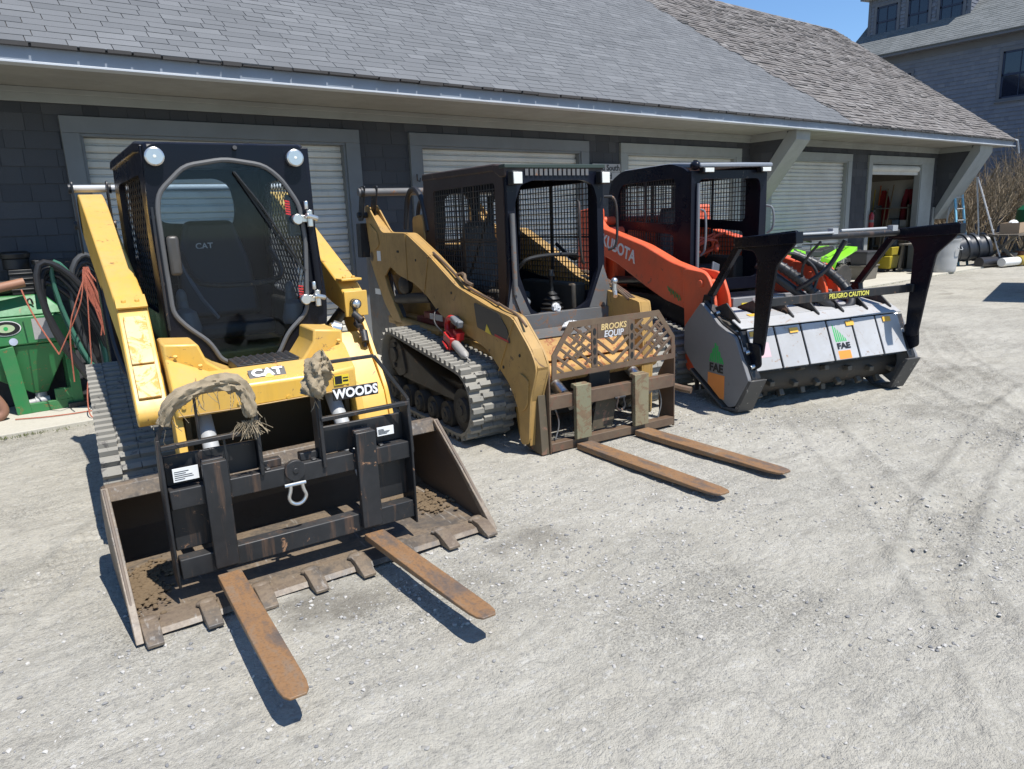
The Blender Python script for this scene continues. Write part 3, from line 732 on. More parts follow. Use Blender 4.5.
# ================================================================ MACHINE 1 : yellow loader with glazed cab
L1=empty('compact_track_loader',(1.295,4.2,0),-6.5,'bright yellow track loader with glass-door black cab and black pallet fork, leftmost machine','track loader','compact track loaders parked before the garage')
track(L1,-.86,-.47,[(.16,.28,.25),(1.12,.22,.19),(1.22,.58,.22)],[(.2,.27,.17),(.45,.16,.1),(.66,.16,.1),(.87,.16,.1),(1.08,.2,.15),(1.2,.56,.16)],pitch=.072,side=-1,lugh=.022,lw=.6)
track(L1,.42,.78,[(.16,.28,.25),(1.12,.22,.19),(1.22,.58,.22)],[(.2,.27,.17),(.6,.16,.1),(1.08,.2,.15)],pitch=.072,side=1,lugh=.022,lw=.6)
m=MB(); m.box(-.43,.4,.0,1.75,.2,.62); m.box(-.45,.42,.25,1.75,.62,.95)
for s0,s1 in ((-.83,-.5),(.46,.75)): m.box(s0+.05,s1-.05,.15,1.15,.2,.5)
m.obj('chassis',YEL,L1,.012)
m=MB(); m.box(-.5,.48,1.12,2.02,.5,1.32); m.box(-.44,.42,1.2,1.95,1.32,1.5)
m.obj('engine_hood',BLKC,L1,.04)
# rear uprights
for s in (-1,1):
    m=MB(); x0=.03+s*.60 if s>0 else -.66
    xa,xb=(-.70,-.62) if s<0 else (.62,.70)
    m.plate([(1.35,.5),(2.05,.5),(2.0,1.5),(1.85,1.85),(1.6,1.85),(1.5,1.4)],'x',xa,xb)
    m.obj('rear_upright',BLKC,L1,.008)
m=MB(); m.cyl((-.75,1.72,2.0),(.78,1.72,2.0),.026); m.obj('cross_tube',GALV,L1)
for s,(xa,xb) in ((-1,(-.755,-.54)),(1,(.57,.785))):
    m=MB()
    for x in (xa,xb): m.plate(rpoly([(1.62,2.05),(1.8,2.05),(1.86,1.55),(1.66,1.55)],.04),'x',x-.006,x+.006)
    for x in (xa-.014,xb+.014): m.cyl((x-.012,1.72,2.0),(x+.012,1.72,2.0),.035,n=14);m.cyl((x-.012,1.78,1.75),(x+.012,1.78,1.75),.03,n=14)
    m.obj('pivot_link',BLKM,L1,.002)
# lift arms: boxed beam, knee, sloping lower leg with cover
def arm1(xa,xb,inner,cover):
    m=MB()
    prof=[(1.78,1.93),(1.6,1.96),(1.45,1.92),(.14,1.36),(-.02,1.27),(-.39,.85),(-.44,.77),(-.40,.71),(-.3,.74),(-.12,.90),(.12,1.08),(.5,1.22),(1.3,1.5),(1.8,1.72)]
    m.plate(rpoly(prof,.05,3),'x',xa,xb)
    a=m.obj('lift_arm',YEL,L1,.008)
    return a
aL=arm1(-.665,-.515,1,True)
for v_ in aL.data.vertices:
    if v_.co.y>0: v_.co.x-=.042*v_.co.y

m=MB(); u0,u1=-.655,-.525
def slope(s,h): # along the lower leg front face
    p=Vector((0,-.03,1.262))*(1-s)+Vector((0,-.40,.845))*s;n=Vector((0,-.745,.667)).normalized()*-1
    n=Vector((0,-.748,.664)); return (p.y+n.y*h,p.z+n.z*h)
def cov(s0,s1,m,mat_h=.012):
    a=slope(s0,.001);b=slope(s1,.001);c=slope(s1,mat_h);d=slope(s0,mat_h); m.plate([a,b,c,d],'x',u0+.012,u1-.012)
cov(.06,.60,m);cov(.62,.97,m); m.obj('arm_cover',YELW,aL,.004)
m=MB(); 
for x in (-.625,-.56): m.cyl((x,.02,1.305),(x,.02,1.325),.012,n=10)
m.plate([(-.03,1.28),(.09,1.335),(.09,1.345),(-.035,1.29)],'x',-.665,-.515); m.obj('knee_plate',YEL,aL,.002)
m=MB(); m.tube([(-.67,.9,1.45),(-.69,.6,1.25),(-.68,.3,.95),(-.6,.1,.8)],.02,8,smooth=2);m.tube([(-.5,.95,1.3),(-.48,.6,1.1),(-.5,.3,1.0)],.014,8,smooth=2); m.obj('hydraulic_hose',HOSE,L1)
m=MB(); m.cyl((-.59,1.1,.72),(-.59,.1,1.16),.038);m.cyl((.61,1.1,.72),(.61,.1,1.16),.038); m.obj('lift_cylinder',BLKM,L1)
# right arm
m=MB()
m.plate(rpoly([(1.78,1.93),(1.6,1.96),(1.45,1.92),(.12,1.34),(-.02,1.26),(-.02,1.14),(.3,1.2),(1.3,1.5),(1.8,1.72)],.03,2),'x',.57,.7)
aR=m.obj('lift_arm',YEL,L1,.008)
for xa,xb in ((.40,.425),(.655,.68)):
    m=MB(); m.plate(rpoly([(.32,1.3),(.1,1.27),(-.10,1.05),(-.36,.72),(-.44,.5),(-.30,.45),(-.05,.75),(.3,1.05)],.04,3),'x',xa,xb); m.obj('arm_side_plate',YEL,aR,.003)
m=MB(); m.plate([(-.06,1.03),(-.36,.70),(-.42,.52),(-.38,.5),(-.3,.68),(.0,1.0)],'x',.427,.653); m.obj('arm_front_plate',YEL,aR,.003)
m=MB(); m.box(.563,.707,-.05,-.022,1.12,1.275); m.box(.57,.7,.0,.12,1.335,1.35)
for x in (.605,.665): m.cyl((x,.06,1.345),(x,.06,1.362),.012,n=10)
m.obj('arm_end_bracket',YEL,aR,.01)
m=MB(); m.cyl((.62,-.05,1.2),(.62,-.1,1.2),.03,n=12);m.cyl((.60,-.09,1.14),(.63,-.14,1.1),.022,n=12);m.cyl((.61,-.09,1.08),(.61,-.16,1.06),.02,n=12);m.cyl((.64,-.12,1.03),(.63,-.17,.97),.024,n=12);m.tube([(.61,-.07,1.18),(.6,-.12,1.1),(.62,-.15,1.02),(.63,-.16,.94)],.012,8,smooth=2)
m.obj('hydraulic_coupler',BLKM,aR)
m=MB(); m.ell((.62,-.085,1.2),(.03,.03,.03),12,8); m.cyl((.455,-.12,1.07),(.50,-.14,1.06),.05,.04,n=14);m.cyl((.44,-.12,1.07),(.456,-.12,1.07),.035,n=14); m.obj('cylinder_end',CHR,aR)
# front body: blocks flanking the door foot, sloped hood, front lip
m=MB()
m.plate([(-.50,.80),(-.13,.80),(-.13,.90),(-.24,.955),(-.30,1.0),(-.335,1.10),(-.50,1.115)],'y',-.36,-.05)
m.plate([(.43,.78),(.13,.80),(.13,.90),(.2,.96),(.26,1.04),(.27,1.11),(.43,1.09)],'y',-.36,-.05)
m.loft([[(-.50,-.36,.80),(-.50,-.36,1.05),(-.50,-.40,1.03),(-.50,-.54,.90),(-.50,-.545,.765),(-.50,-.5,.755)],[(-.30,-.36,.80),(-.30,-.36,.955),(-.30,-.40,.945),(-.30,-.54,.885),(-.30,-.545,.765),(-.30,-.5,.755)],
        [(.25,-.36,.80),(.25,-.36,.955),(.25,-.40,.945),(.25,-.54,.885),(.25,-.545,.775),(.25,-.5,.765)],[(.43,-.36,.80),(.43,-.36,1.03),(.43,-.40,1.01),(.43,-.54,.90),(.43,-.545,.775),(.43,-.5,.765)]])
m.obj('front_hood',YEL,L1,.012)
m=MB(); m.box(-.16,.17,-.37,-.1,.905,.962)
for i in range(8): m.plate([(-.14+i*.04,.962),(-.12+i*.04,.974),(-.10+i*.04,.962)],'y',-.37,-.12)
m.obj('step_grip',BLKM,L1,.003)
lettering('logo_letters','CAT',.062,LETW,L1,(-.03,-.475,.9265),basis((1,0,.0),(0,.72,.69)),.003,sx=1.3)
m=MB(basis((1,0,0),(0,.72,.69)).to_4x4().copy()); 
mt=Matrix.Translation((-.03,-.475,.9195))@basis((1,0,0),(0,.72,.69)).to_4x4()
m=MB(mt); m.box(-.095,.095,-.033,.033,-.006,.002); m.obj('logo_plate',paint('logo_black',(.05,.05,.05),.5,.4,(.3,.27,.2)),L1,.001)
m=MB(mt); m.plate([(-.02,-.03),(.03,-.03),(.005,-.002)],'z',.002,.0075); m.obj('logo_triangle',DYEL,L1)
m=MB()
for (x,y,z) in ((-.45,-.375,1.045),(-.34,-.385,.985),(.40,-.375,1.03),(.3,-.385,.975)): m.cyl((x,y,z),(x,y-.004,z+.008),.011,n=8)
for (x,z) in ((-.46,.82),(-.2,.80),(.05,.79),(.36,.80)): m.cyl((x,-.543,z),(x,-.552,z),.011,n=8)
m.obj('bolt_head',YEL,L1)
m=MB(); m.box(-.299,-.296,-.54,-.37,.80,.90); m.tube([(-.49,-.548,.775),(-.2,-.5485,.772),(.1,-.5485,.778),(.42,-.548,.786)],.004,6); m.obj('weld_seam',TAN,L1)
m=MB(); m.box(.30,.385,-.5505,-.5475,.815,.87); wd=m.obj('warning_decal',DYEL,L1)
m=MB(); m.box(.305,.345,-.5515,-.5505,.82,.865); m.box(.35,.38,-.5515,-.5505,.83,.84);m.box(.35,.38,-.5515,-.5505,.848,.855); m.obj('decal_print',LETB,wd)
# belly, torque tube, cylinders
m=MB(); m.box(-.46,.40,-.05,.02,.25,.8); m.box(-.46,.40,-.40,-.05,.30,.33); m.box(-.46,-.43,-.45,0,.3,.8); m.box(.38,.41,-.45,0,.3,.8)
m.obj('belly_panel',BROWNIN,L1,.006)
m=MB(); rr=random.Random(2)
for k in range(60): m.ell((rr.uniform(-.2,.2),rr.uniform(-.38,-.1),.335+rr.random()*.02),(rr.uniform(.01,.035),rr.uniform(.01,.03),.014),6,4)
for k in range(9): m.tube([(-.2+k*.045,-.33,.4),(-.18+k*.045,-.35,.375),(-.155+k*.045,-.33,.4)],.009,6)
m.obj('caked_dirt',plain('pale_dirt',(.38,.3,.2),.95,bstr=.6,bscale=30),L1)
m=MB()
for x in (-.36,.33):
    m.cyl((x,-.25,.85),(x,-.72,.42),.04,n=16);m.cyl((x,-.72,.42),(x,-.80,.35),.025,n=14)
m.obj('tilt_cylinder',GALV,L1)
for x in (-.49,.44):
    m=MB(); m.plate(rpoly([(-.35,.8),(-.3,.5),(-.62,.25),(-.8,.2),(-.82,.3),(-.6,.45),(-.5,.8)],.03),'x',x-.02,x+.02); m.obj('coupler_arm',YEL,L1,.004)
# ---- cab
door=[(-.246,2.009),(-.385,1.875),(-.405,1.781),(-.40,1.237),(-.342,1.16),(-.233,1.06),(-.185,.955),(-.126,.925),(.121,.925),(.202,1.07),(.325,1.18),(.357,1.6),(.341,1.796),(.251,1.944),(.165,2.015),(-.038,2.045)]
door=rpoly(door,.05,3)
cabo=rpoly([(-.43,2.12),(.39,2.12),(.40,2.03),(.45,1.24),(.43,1.02),(.24,1.0),(.17,.9),(-.17,.9),(-.28,1.0),(-.43,1.04),(-.45,1.76)],.07,4)
m=MB(); m.ring(cabo,[door],'y',-.06,0.0); cab=m.obj('cab_frame',BLK,L1,.006)
m=MB()
def side_panel(x0,x1,win):
    m=MB(); m.ring([(0.0,2.12),(1.15,2.12),(1.2,1.95),(1.2,.95),(0.0,.98)],[win],'x',x0,x1); return m
sw=rpoly([(.14,1.98),(1.02,1.98),(1.04,1.25),(.14,1.22)],.06)
for x0,x1,s in ((-.44,-.40,-1),(.40,.44,1)):
    p=side_panel(x0,x1,sw).obj('cab_side',BLKC,L1,.005)
    m=MB(); xc=(x0+x1)/2-.01*s
    poly=[(.14,1.22),(1.04,1.22),(1.04,1.98),(.14,1.98)]
    for a in (PI/4,-PI/4):
        dx,dz=math.cos(a),math.sin(a)
        for k in range(-30,31):
            o=(.6-dz*k*.055,1.6+dx*k*.055);sg2=clipseg((o[0]-dx*2,o[1]-dz*2),(o[0]+dx*2,o[1]+dz*2),poly)
            if sg2: m.bar((xc,sg2[0][0],sg2[0][1]),(xc,sg2[1][0],sg2[1][1]),.006,.004,(1,0,0))
    m.obj('window_mesh',BLKM,p)
m=MB(); m.loft([[(-.42,-.055,2.075),(.385,-.055,2.075),(.385,-.03,2.13),(-.42,-.03,2.13)],[(-.46,.12,2.09),(.45,.12,2.09),(.44,.12,2.15),(-.45,.12,2.15)],[(-.46,1.15,2.08),(.45,1.15,2.08),(.44,1.15,2.14),(-.45,1.15,2.14)]]); m.obj('cab_roof',BLKC,L1,.012)
rw=rpoly([(-.27,2.02),(-.29,1.74),(.19,1.70),(.22,1.82),(.20,1.98),(.12,2.03)],.07,4)
m=MB(); m.ring([(-.44,2.12),(.44,2.12),(.44,.95),(-.44,.95)],[rw],'y',1.17,1.2); m.obj('cab_rear',BLKC,L1)
m=MB(); m.plate(rw,'y',1.18,1.186); m.obj('rear_window',GLS,L1)
m=MB(); m.box(-.40,.40,.0,1.17,.86,.9); m.box(-.39,-.32,.1,.9,.9,1.22); m.box(.33,.39,.1,.9,.9,1.22); m.obj('cab_floor',GRIME,L1,.02)
seat(L1,-.02,.55,1.02,.5)
m=MB(); m.tube([(-.26,.45,1.55),(-.26,.15,1.42),(-.2,.06,1.36),(.2,.06,1.36),(.26,.15,1.42),(.26,.45,1.55)],.016,8,smooth=2); m.obj('lap_bar',BLKM,L1)
m=MB(); m.tube([(-.28,.7,1.6),(-.2,.45,1.3),(-.1,.4,1.14)],.012,6,smooth=1); m.obj('seat_belt',GREYP,L1)
m=MB(); m.box(.30,.39,.05,.1,1.62,1.86); m.box(.31,.38,.045,.05,1.64,1.84); m.obj('gauge_panel',GREYP,L1,.006)
lettering('seat_letters','CAT',.055,LETS,L1,(-.07,.825,1.575),FRONT,.001)
m=MB()
for x in (-.32,.3):
    m.cyl((x,.2,1.12),(x,.2,1.28),.045,.03);m.ell((x,.2,1.3),(.03,.03,.05)); m.lathe([(.075,0),(.08,.03),(.06,.12),(.03,.14)],(x,.12,1.1),16)
m.obj('joystick',GREYP,L1)
for o_ in [o for o in COL.objects if (o.parent==L1 and o.name.startswith(('cab_side','cab_roof'))) or (o.name.startswith('window_mesh'))]:
    for v_ in o_.data.vertices:
        if v_.co.x<0 and v_.co.y>.02: v_.co.x-=.065*v_.co.y
# door
m=MB(); dg=m.plate(door,'y',-.052,-.046).obj('door_glass',GLS,L1)
m=MB(); m.tube([(x,-.064,z) for x,z in door],.013,8,closed=True); m.obj('door_seal',plain('gray_seal_rubber',(.10,.10,.10),.6),dg)
m=MB(); 
m.box(-.385,-.325,-.1,-.065,1.44,1.65); m.obj('door_handle',paint('dark_handle',(.05,.045,.04),.3,.3,(.2,.17,.13)),dg,.02,seg=3)
m=MB(); m.tube([(.002,-.078,1.975),(.12,-.09,1.80),(.287,-.085,1.497)],.007,6);m.bar((-.0,-.072,1.98),(.27,-.072,1.50),.008,.012);m.bar((.24,-.08,1.56),(.33,-.08,1.42),.012,.014); m.obj('wiper',LETB,dg)
for z in (1.715,1.255):
    m=MB(); m.cyl((.385,-.10,z-.045),(.385,-.10,z+.05),.018,n=14);m.box(.30,.385,-.095,-.068,z-.018,z+.022);m.cyl((.315,-.11,z),(.315,-.068,z),.03,n=14);m.cyl((.36,-.12,z+.02),(.43,-.09,z+.0),.016,n=10);m.cyl((.37,-.1,z+.055),(.37,-.1,z+.1),.012,n=10)
    m.obj('door_hinge',CHR,dg,.004)
m=MB(); m.cyl((.405,-.075,1.3),(.392,-.075,1.68),.022,n=12); m.obj('hinge_bar',BLK,dg)
for z0,z1,x in ((1.745,1.83,.262),(1.25,1.345,.29)):
    m=MB()
    for k in range(6):
        zz=z0+(z1-z0)*k/6; m.plate([(x,zz),(x+.028,zz-.006),(x+.028,zz+.003),(x,zz+.009)],'y',-.0545,-.0525)
    m.obj('warning_decal',DRED,dg)
for x in (-.385,.335):
    m=MB(); M2=Matrix.Translation((x,-.06,2.052))@Matrix.Rotation(PI/2,4,'X')
    m.T=M2; m.lathe([(.044,0),(.047,.02),(.047,.045),(.040,.05)],(0,0,0),24); h=m.obj('work_light',CHR,L1)
    m=MB(M2); m.lathe([(.038,.046),(.036,.040),(.012,.038),(.008,.052),(.002,.053)],(0,0,0),20); m.obj('lens',LAMP,h)
m=MB(); m.tube([(.02,-.06,2.1),(.02,-.08,2.105)],.012,8)
for z in (1.75,1.4): m.cyl((-.43,-.068,z),(-.43,-.058,z),.012,n=10)
m.tube([(-.43,-.075,1.8),(-.435,-.1,1.6),(-.43,-.075,1.15)],.007,6,smooth=2); m.obj('grab_bar',BLKM,L1)
# ---- pallet fork on machine 1
F1=Matrix.Translation((1.12,3.215,0))@Matrix.Rotation(math.radians(-4.7),4,'Z')
Lm=Matrix.Translation((1.295,4.2,0))@Matrix.Rotation(math.radians(-6.5),4,'Z')
FT=Lm.inverted()@F1
m=MB(FT)
m.box(-.55,.60,-.01,.055,.47,.56); m.box(-.55,.60,-.012,.06,.140,.235)
for x in (-.565,.602): m.plate([(-.03,.11),(.12,.11),(.14,.55),(.05,.80),(-.02,.80),(-.035,.56)],'x',x-.006,x+.006)
m.box(-.55,-.155,.06,.075,.57,.78) if False else None
m.box(-.15,-.14,.0,.08,.5,.87); m.box(.13,.14,.0,.08,.5,.87)
m.box(-.55,-.15,.065,.085,.56,.70);m.box(.14,.60,.065,.085,.56,.70);m.box(-.55,-.30,.065,.085,.25,.56);m.box(.36,.60,.065,.085,.25,.56)
m.box(-.14,-.05,.03,.08,.56,.60);m.box(.04,.13,.03,.08,.56,.60)
for x in (-.3,-.12,.1,.3,.45): m.box(x-.012,x+.012,.0,.05,.56,.57)
fk=m.obj('pallet_fork',BLKM,L1,.005)
for a,b in ((-.56,-.155),(.142,.60)):
    m=MB(FT); m.bar((a,-.02,.763),(b,-.02,.768),.03,.02)
    if a<0: pts=[(-.566,-.02,.56),(-.566,-.02,.80),(-.50,-.02,.975),(-.21,-.02,.99),(-.152,-.02,.875),(-.152,-.02,.55)]
    else: pts=[(.142,-.02,.52),(.142,-.02,.86),(.20,-.02,1.035),(.437,-.02,1.035),(.60,-.02,.79),(.607,-.02,.5)]
    for p,q in zip(pts[:-1],pts[1:]): m.bar(p,q,.03,.011,(0,1,0)) if False else m.bar(p,q,.011,.018,(1,0,0) if abs(p[0]-q[0])<.05 else (0,0,1))
    if a<0:
        m.bar((-.40,-.02,.77),(-.40,-.02,.97),.012,.012);m.bar((-.30,-.015,.5),(-.30,-.015,.76),.01,.01)
    m.obj('load_guard',BLKM,fk,.003)
m=MB(FT); m.box(.205,.435,-.05,-.042,.848,.908); pl_=m.obj('name_plate',LETB,fk,.003)
o=lettering('name_letters','WOODS',.062,LETW,fk,(.318,-.054,.878),FRONT,.0022,sx=.93); o.data.transform(FT)
m=MB(FT)
for x0,x1,z0,z1 in ((-.525,-.42,.595,.655),(.43,.52,.615,.66)): m.box(x0,x1,.0,.006,z0,z1)
lb=m.obj('spec_label',WHT,fk)
m=MB(FT); rr=random.Random(1)
for (x0,x1,z0,z1) in ((-.525,-.42,.595,.655),(.43,.52,.615,.66)):
    for k in range(5): m.box(x0+.006,x0+.006+(x1-x0-.02)*rr.uniform(.4,1),-.001,0,z0+.008+k*(z1-z0-.016)/5,z0+.011+k*(z1-z0-.016)/5)
m.obj('label_print',LETB,lb)
m=MB(FT); m.cyl((-.004,.0,.54),(-.004,-.03,.54),.05,n=24); m.cyl((-.004,-.03,.54),(-.004,-.036,.54),.014,n=12); m.box(-.02,.02,-.02,-.0,.46,.5); m.obj('lock_knob',BLKM,fk,.003)
shackle(fk,FT@Matrix.Translation((-.008,-.03,.475)))
def fork_blade(name,par,T,x,w,ztop,zh,tip,th,mu,mb,slant=0):
    m=MB(T); m.box(x-w/2,x+w/2,-.05,-.012,zh+.03,ztop); m.box(x-w*.45,x+w*.45,-.012,.03,ztop-.03,ztop+.004)
    up=m.obj(name,mu,par,.004)
    m=MB(T)
    tx,ty,tz=tip;L=Vector((tx-x,ty+.05,tz-zh)); 
    secs=[]
    for s,ww,t2 in ((0,1,1),(.3,1,.95),(.6,1,.75),(.85,.98,.5),(.93,.97,.42),(.975,.84,.36),(1.0,.55,.3)):
        c=Vector((x,-.045,zh))+L*s;hw=w*ww/2;t_=th*t2
        secs.append([(c.x-hw,c.y,c.z-t_),(c.x+hw,c.y,c.z-t_),(c.x+hw,c.y,c.z),(c.x-hw,c.y,c.z)])
    m.loft(secs)
    bl=m.obj('blade',mb,up,.003)
    return up
# tips at world (x,y) of each fork, forks a touch nose-up
for x,tip in ((-.358,(-.362,-1.125,.132)),(.350,(.416,-1.08,.128))):
    fork_blade('fork',fk,FT,x,.104,.667,.135,tip,.034,BLKM,RUST)
# ================================================================ bucket on the ground
BK=empty('loader_bucket',(1.225,3.045,0),-3.0,'wide rusty brown toothed bucket lying on the ground around the black fork','bucket')
W=.878
prof=[(0.02,.012),(.40,.034),(.80,.045)]
prof2=[(.80,.045),(.90,.08),(.955,.15),(.95,.25),(.87,.37),(.74,.455),(.63,.495)]
m=MB(); th=.012
def shell(m,prof,x0,x1,th):
    n=len(prof);inn=prof;out=[]
    for i in range(n):
        a=Vector(prof[max(i-1,0)]);b=Vector(prof[min(i+1,n-1)]);d=(b-a).normalized();out.append((prof[i][0]+d.y*th,prof[i][1]-d.x*th))
    m.plate(inn+out[::-1],'x',x0,x1)
shell(m,prof,-W,W,.012); sh=m.obj('bucket_floor',BUCK,BK,.002,ang=25); m=MB(); shell(m,prof2,-W,W,.012); m.obj('bucket_back',BUCKI,BK,.0,ang=40)
m=MB(); m.plate([(0.0,.004),(.12,.012),(.12,.036),(.02,.026)],'x',-W,W); m.obj('cutting_edge',BUCK,sh,.002)
m=MB(); m.plate([(.575,.44),(.585,.435),(.64,.487),(.76,.455),(.77,.47),(.64,.512),(.60,.505)],'x',-W,W); m.obj('top_lip',BUCK,sh,.003)
for s in (-1,1):
    m=MB(); pr=[(0.03,.0),(-.02,.01),(.03,.06),(.28,.28),(.575,.505),(.64,.505),(.76,.465),(.88,.38),(.965,.26),(.97,.14),(.91,.065),(.80,.03),(.4,.018)]
    m.plate(pr,'x',s*W,s*(W+.012)); sp=m.obj('side_plate',BUCKI,BK,.002)
    m=MB(); m.plate([(-.03,.004),(.02,.055),(.29,.28),(.59,.51),(.60,.49),(.305,.255),(.06,.035)],'x',s*(W-.012),s*(W+.02)); m.obj('side_cutter',BUCK,sp,.003)
for k in range(8):
    x=-.83+k*(1.66/7)
    m=MB(); m.loft([[(x-.034,.085,.035),(x+.034,.085,.035),(x+.034,.085,.055),(x-.034,.085,.055)],[(x-.036,.01,.0),(x+.036,.01,.0),(x+.036,.01,.054),(x-.036,.01,.054)],[(x-.032,-.085,.0),(x+.032,-.085,.0),(x+.032,-.085,.014),(x-.032,-.085,.014)]])
    m.ell((x,.085,.045),(.05,.03,.018),8,5)
    m.obj('tooth',BUCK,BK,.003)
m=MB(); rr=random.Random(6)
for (cx,cy,sx,sy,n) in ((-.80,.42,.07,.17,420),(-.70,.58,.09,.07,160),(.66,.58,.14,.07,220),(.75,.45,.09,.10,150)):
    for k in range(n):
        x=max(-W+.01,min(W-.01,rr.gauss(cx,sx*.6)));y=rr.gauss(cy,sy*.6)
        if y<.1 or y>.78: continue
        s=rr.uniform(.004,.018); m.ell((x,y,.033+max(0,y)*.02+rr.random()*.006),(s,s*rr.uniform(.6,1),s*.5),6,4)
m.obj('dirt_heap',plain('brown_gritty_dirt',(.15,.105,.06),.95,bstr=.7,bscale=25,var=.4),BK)
# ================================================================ burlap rags
def rag(path,r,seed,label,fr=26,frl=.05,frc=None):
    m=MB();rr=random.Random(seed); P=[Vector(p) for p in path]
    for _ in range(3):
        Q=[P[0]]
        for a,b in zip(P[:-1],P[1:]): Q+=[a*.75+b*.25,a*.25+b*.75]
        Q.append(P[-1]);P=Q
    n=30;R=[];prev=Vector((0,1,0))
    for i,p in enumerate(P):
        d=(P[min(i+1,len(P)-1)]-P[max(i-1,0)]).normalized();x=(prev-d*prev.dot(d)).normalized();prev=x;y=d.cross(x);t=i/(len(P)-1)
        ring=[]
        for k in range(n):
            a=2*PI*k/n;fold=.16*math.sin(a*5+t*26)+.1*math.sin(a*9-t*17+2)+.1*math.sin(a*2+t*9)
            e=noise.noise(Vector((p.x*16+seed,p.y*16,p.z*16+a)))*.35+noise.noise(Vector((p.x*70+seed,p.z*70,a*7)))*.22+.10*math.sin(a*13+t*60)
            rad=r*(.86+.3*math.sin(t*PI)**.4-.1*math.sin(t*19))*(1+fold+e)
            ring.append(m.v(p+(x*math.cos(a)+y*math.sin(a)*.85)*rad))
        R.append(ring)
    for i in range(len(R)-1):
        for k in range(n): m.f([R[i][k],R[i][(k+1)%n],R[i+1][(k+1)%n],R[i+1][k]])
    m.f(R[0][::-1]);m.f(R[-1])
    o=m.obj('burlap_wrap',BURL,None,ang=60); 
    tag(o,label,'rag','burlap rags tied on the black fork guard')
    m=MB()
    for k in range(fr):
        if frc and rr.random()<.55: b=Vector(frc)+Vector((rr.gauss(0,.03),rr.gauss(0,.012),0))
        else: b=P[rr.randrange(len(P))]+Vector((0,-.02,-r*.8))
        q=[b];d=Vector((rr.gauss(0,.4),rr.gauss(-.2,.2),-1)).normalized()
        for j in range(3): d=(d+Vector((rr.gauss(0,.35),rr.gauss(0,.2),-.1))).normalized();q.append(q[-1]+d*frl*rr.uniform(.2,.45))
        m.tube(q,.0016,3)
    f=m.obj('frayed_strands',BURL,o)
    return o
def F1w(p): return tuple(F1@Vector(p))
r1=rag([F1w(p) for p in ((-.535,-.035,.87),(-.50,-.05,.965),(-.40,-.045,1.005),(-.30,-.04,1.02),(-.21,-.05,1.0),(-.185,-.06,.93),(-.18,-.06,.85))],.031,3,'long frayed burlap rag draped over the left guard loop of the black fork',75,.08,F1w((-.18,-.06,.83)))
r2=rag([F1w(p) for p in ((.10,-.05,.89),(.13,-.045,.96),(.155,-.04,1.03),(.20,-.045,1.05))],.052,9,'short knotted burlap rag beside the white-lettered plate on the right guard',14,.04)
# ================================================================ MACHINE 2 : tan loader with open mesh cab
L2=empty('compact_track_loader',(4.03,4.68,0),-7,'faded tan-yellow track loader with open mesh cab and rusty pallet fork, middle machine','track loader','compact track loaders parked before the garage')
C2=[(-.30,.30,.27),(1.08,.22,.19),(1.02,.46,.26)]
R2=[(-.36,.25,.17),(-.05,.15,.11),(.22,.14,.11),(.50,.14,.11),(.78,.14,.11),(1.06,.16,.13)]
track(L2,-1.12,-.74,C2,R2,pitch=.085,side=-1,lugh=.03,lw=.55)
track(L2,.52,.86,C2,R2[:1]+R2[-1:],pitch=.085,side=1,lugh=.03,lw=.55)
m=MB(); 
m.plate(rpoly([(1.20,.42),(1.15,.62),(1.0,.66),(.86,.60),(.78,.36),(.95,.3)],.05),'x',-1.08,-1.04); m.cyl((-1.10,1.02,.5),(-1.0,1.02,.5),.07,n=16)
for dz,dv in ((.0,.0),(.1,-.02),(-.1,.02)): m.cyl((-1.1,1.0+dv,.5+dz),(-1.07,1.0+dv,.5+dz),.025,n=10)
m.obj('drive_cover',GRIME,L2,.01)
m=MB(); m.box(-1.0,-.78,-.2,1.0,.18,.42); m.plate([(1.05,.55),(.9,.6),(.1,.38),(-.2,.34),(-.2,.28),(.9,.3)],'x',-1.06,-.80); m.obj('undercarriage',GRIME,L2,.01)
m=MB(); m.box(-.70,.45,-.45,1.9,.28,.78); m.box(-.66,.42,-.5,-.3,.25,.62); m.obj('chassis',TAN,L2,.02)
# left body skin with wheel arch and step tube
m=MB(); m.plate(rpoly([(1.95,.30),(2.0,.72),(.55,.72),(-.55,.66),(-.72,.45),(-.75,.05),(-.60,.02),(-.55,.3),(.3,.45),(.9,.50),(1.35,.42),(1.6,.30)],.05,3),'x',-.735,-.705)
m.plate(rpoly([(1.95,.30),(2.0,.72),(.55,.72),(-.55,.66),(-.72,.45),(-.75,.05),(-.60,.02),(-.55,.3),(.3,.45),(.9,.50),(1.35,.42),(1.6,.30)],.05,3),'x',.45,.48)
m.obj('body_side',TAN,L2,.004)
m=MB(); m.cyl((-.80,1.75,.745),(-.80,.55,.715),.04,n=14); m.box(-.84,-.70,.56,1.75,.70,.735); m.obj('side_step',TAN,L2,.004)
m=MB(); 
for s in (-1,):
    m.plate(rpoly([(2.42,.28),(2.42,1.38),(2.2,1.45),(1.92,1.40),(1.78,1.12),(1.5,.78),(1.55,.30)],.05,3),'x',s*.79,s*.74)
m.obj('rear_tower',GRYS,L2,.004)
m=MB()
for s in (-1,): m.plate(rpoly([(2.14,1.44),(1.96,1.46),(1.86,1.34),(1.70,1.05),(1.38,.72),(1.52,.66),(1.82,.88),(2.02,1.12),(2.16,1.32)],.05,3),'x',s*.80,s*.84)
m.obj('tower_link',TAN,L2,.006)
m=MB(); m.cyl((-.86,2.04,1.36),(-.84,2.04,1.36),.05,n=16); m.box(-.80,-.795,2.05,2.22,1.02,1.17); m.obj('pivot_pin',GRYS,L2)
m=MB(); m.box(-.797,-.792,2.04,2.20,.96,1.14); m.obj('side_label',WHT,L2)
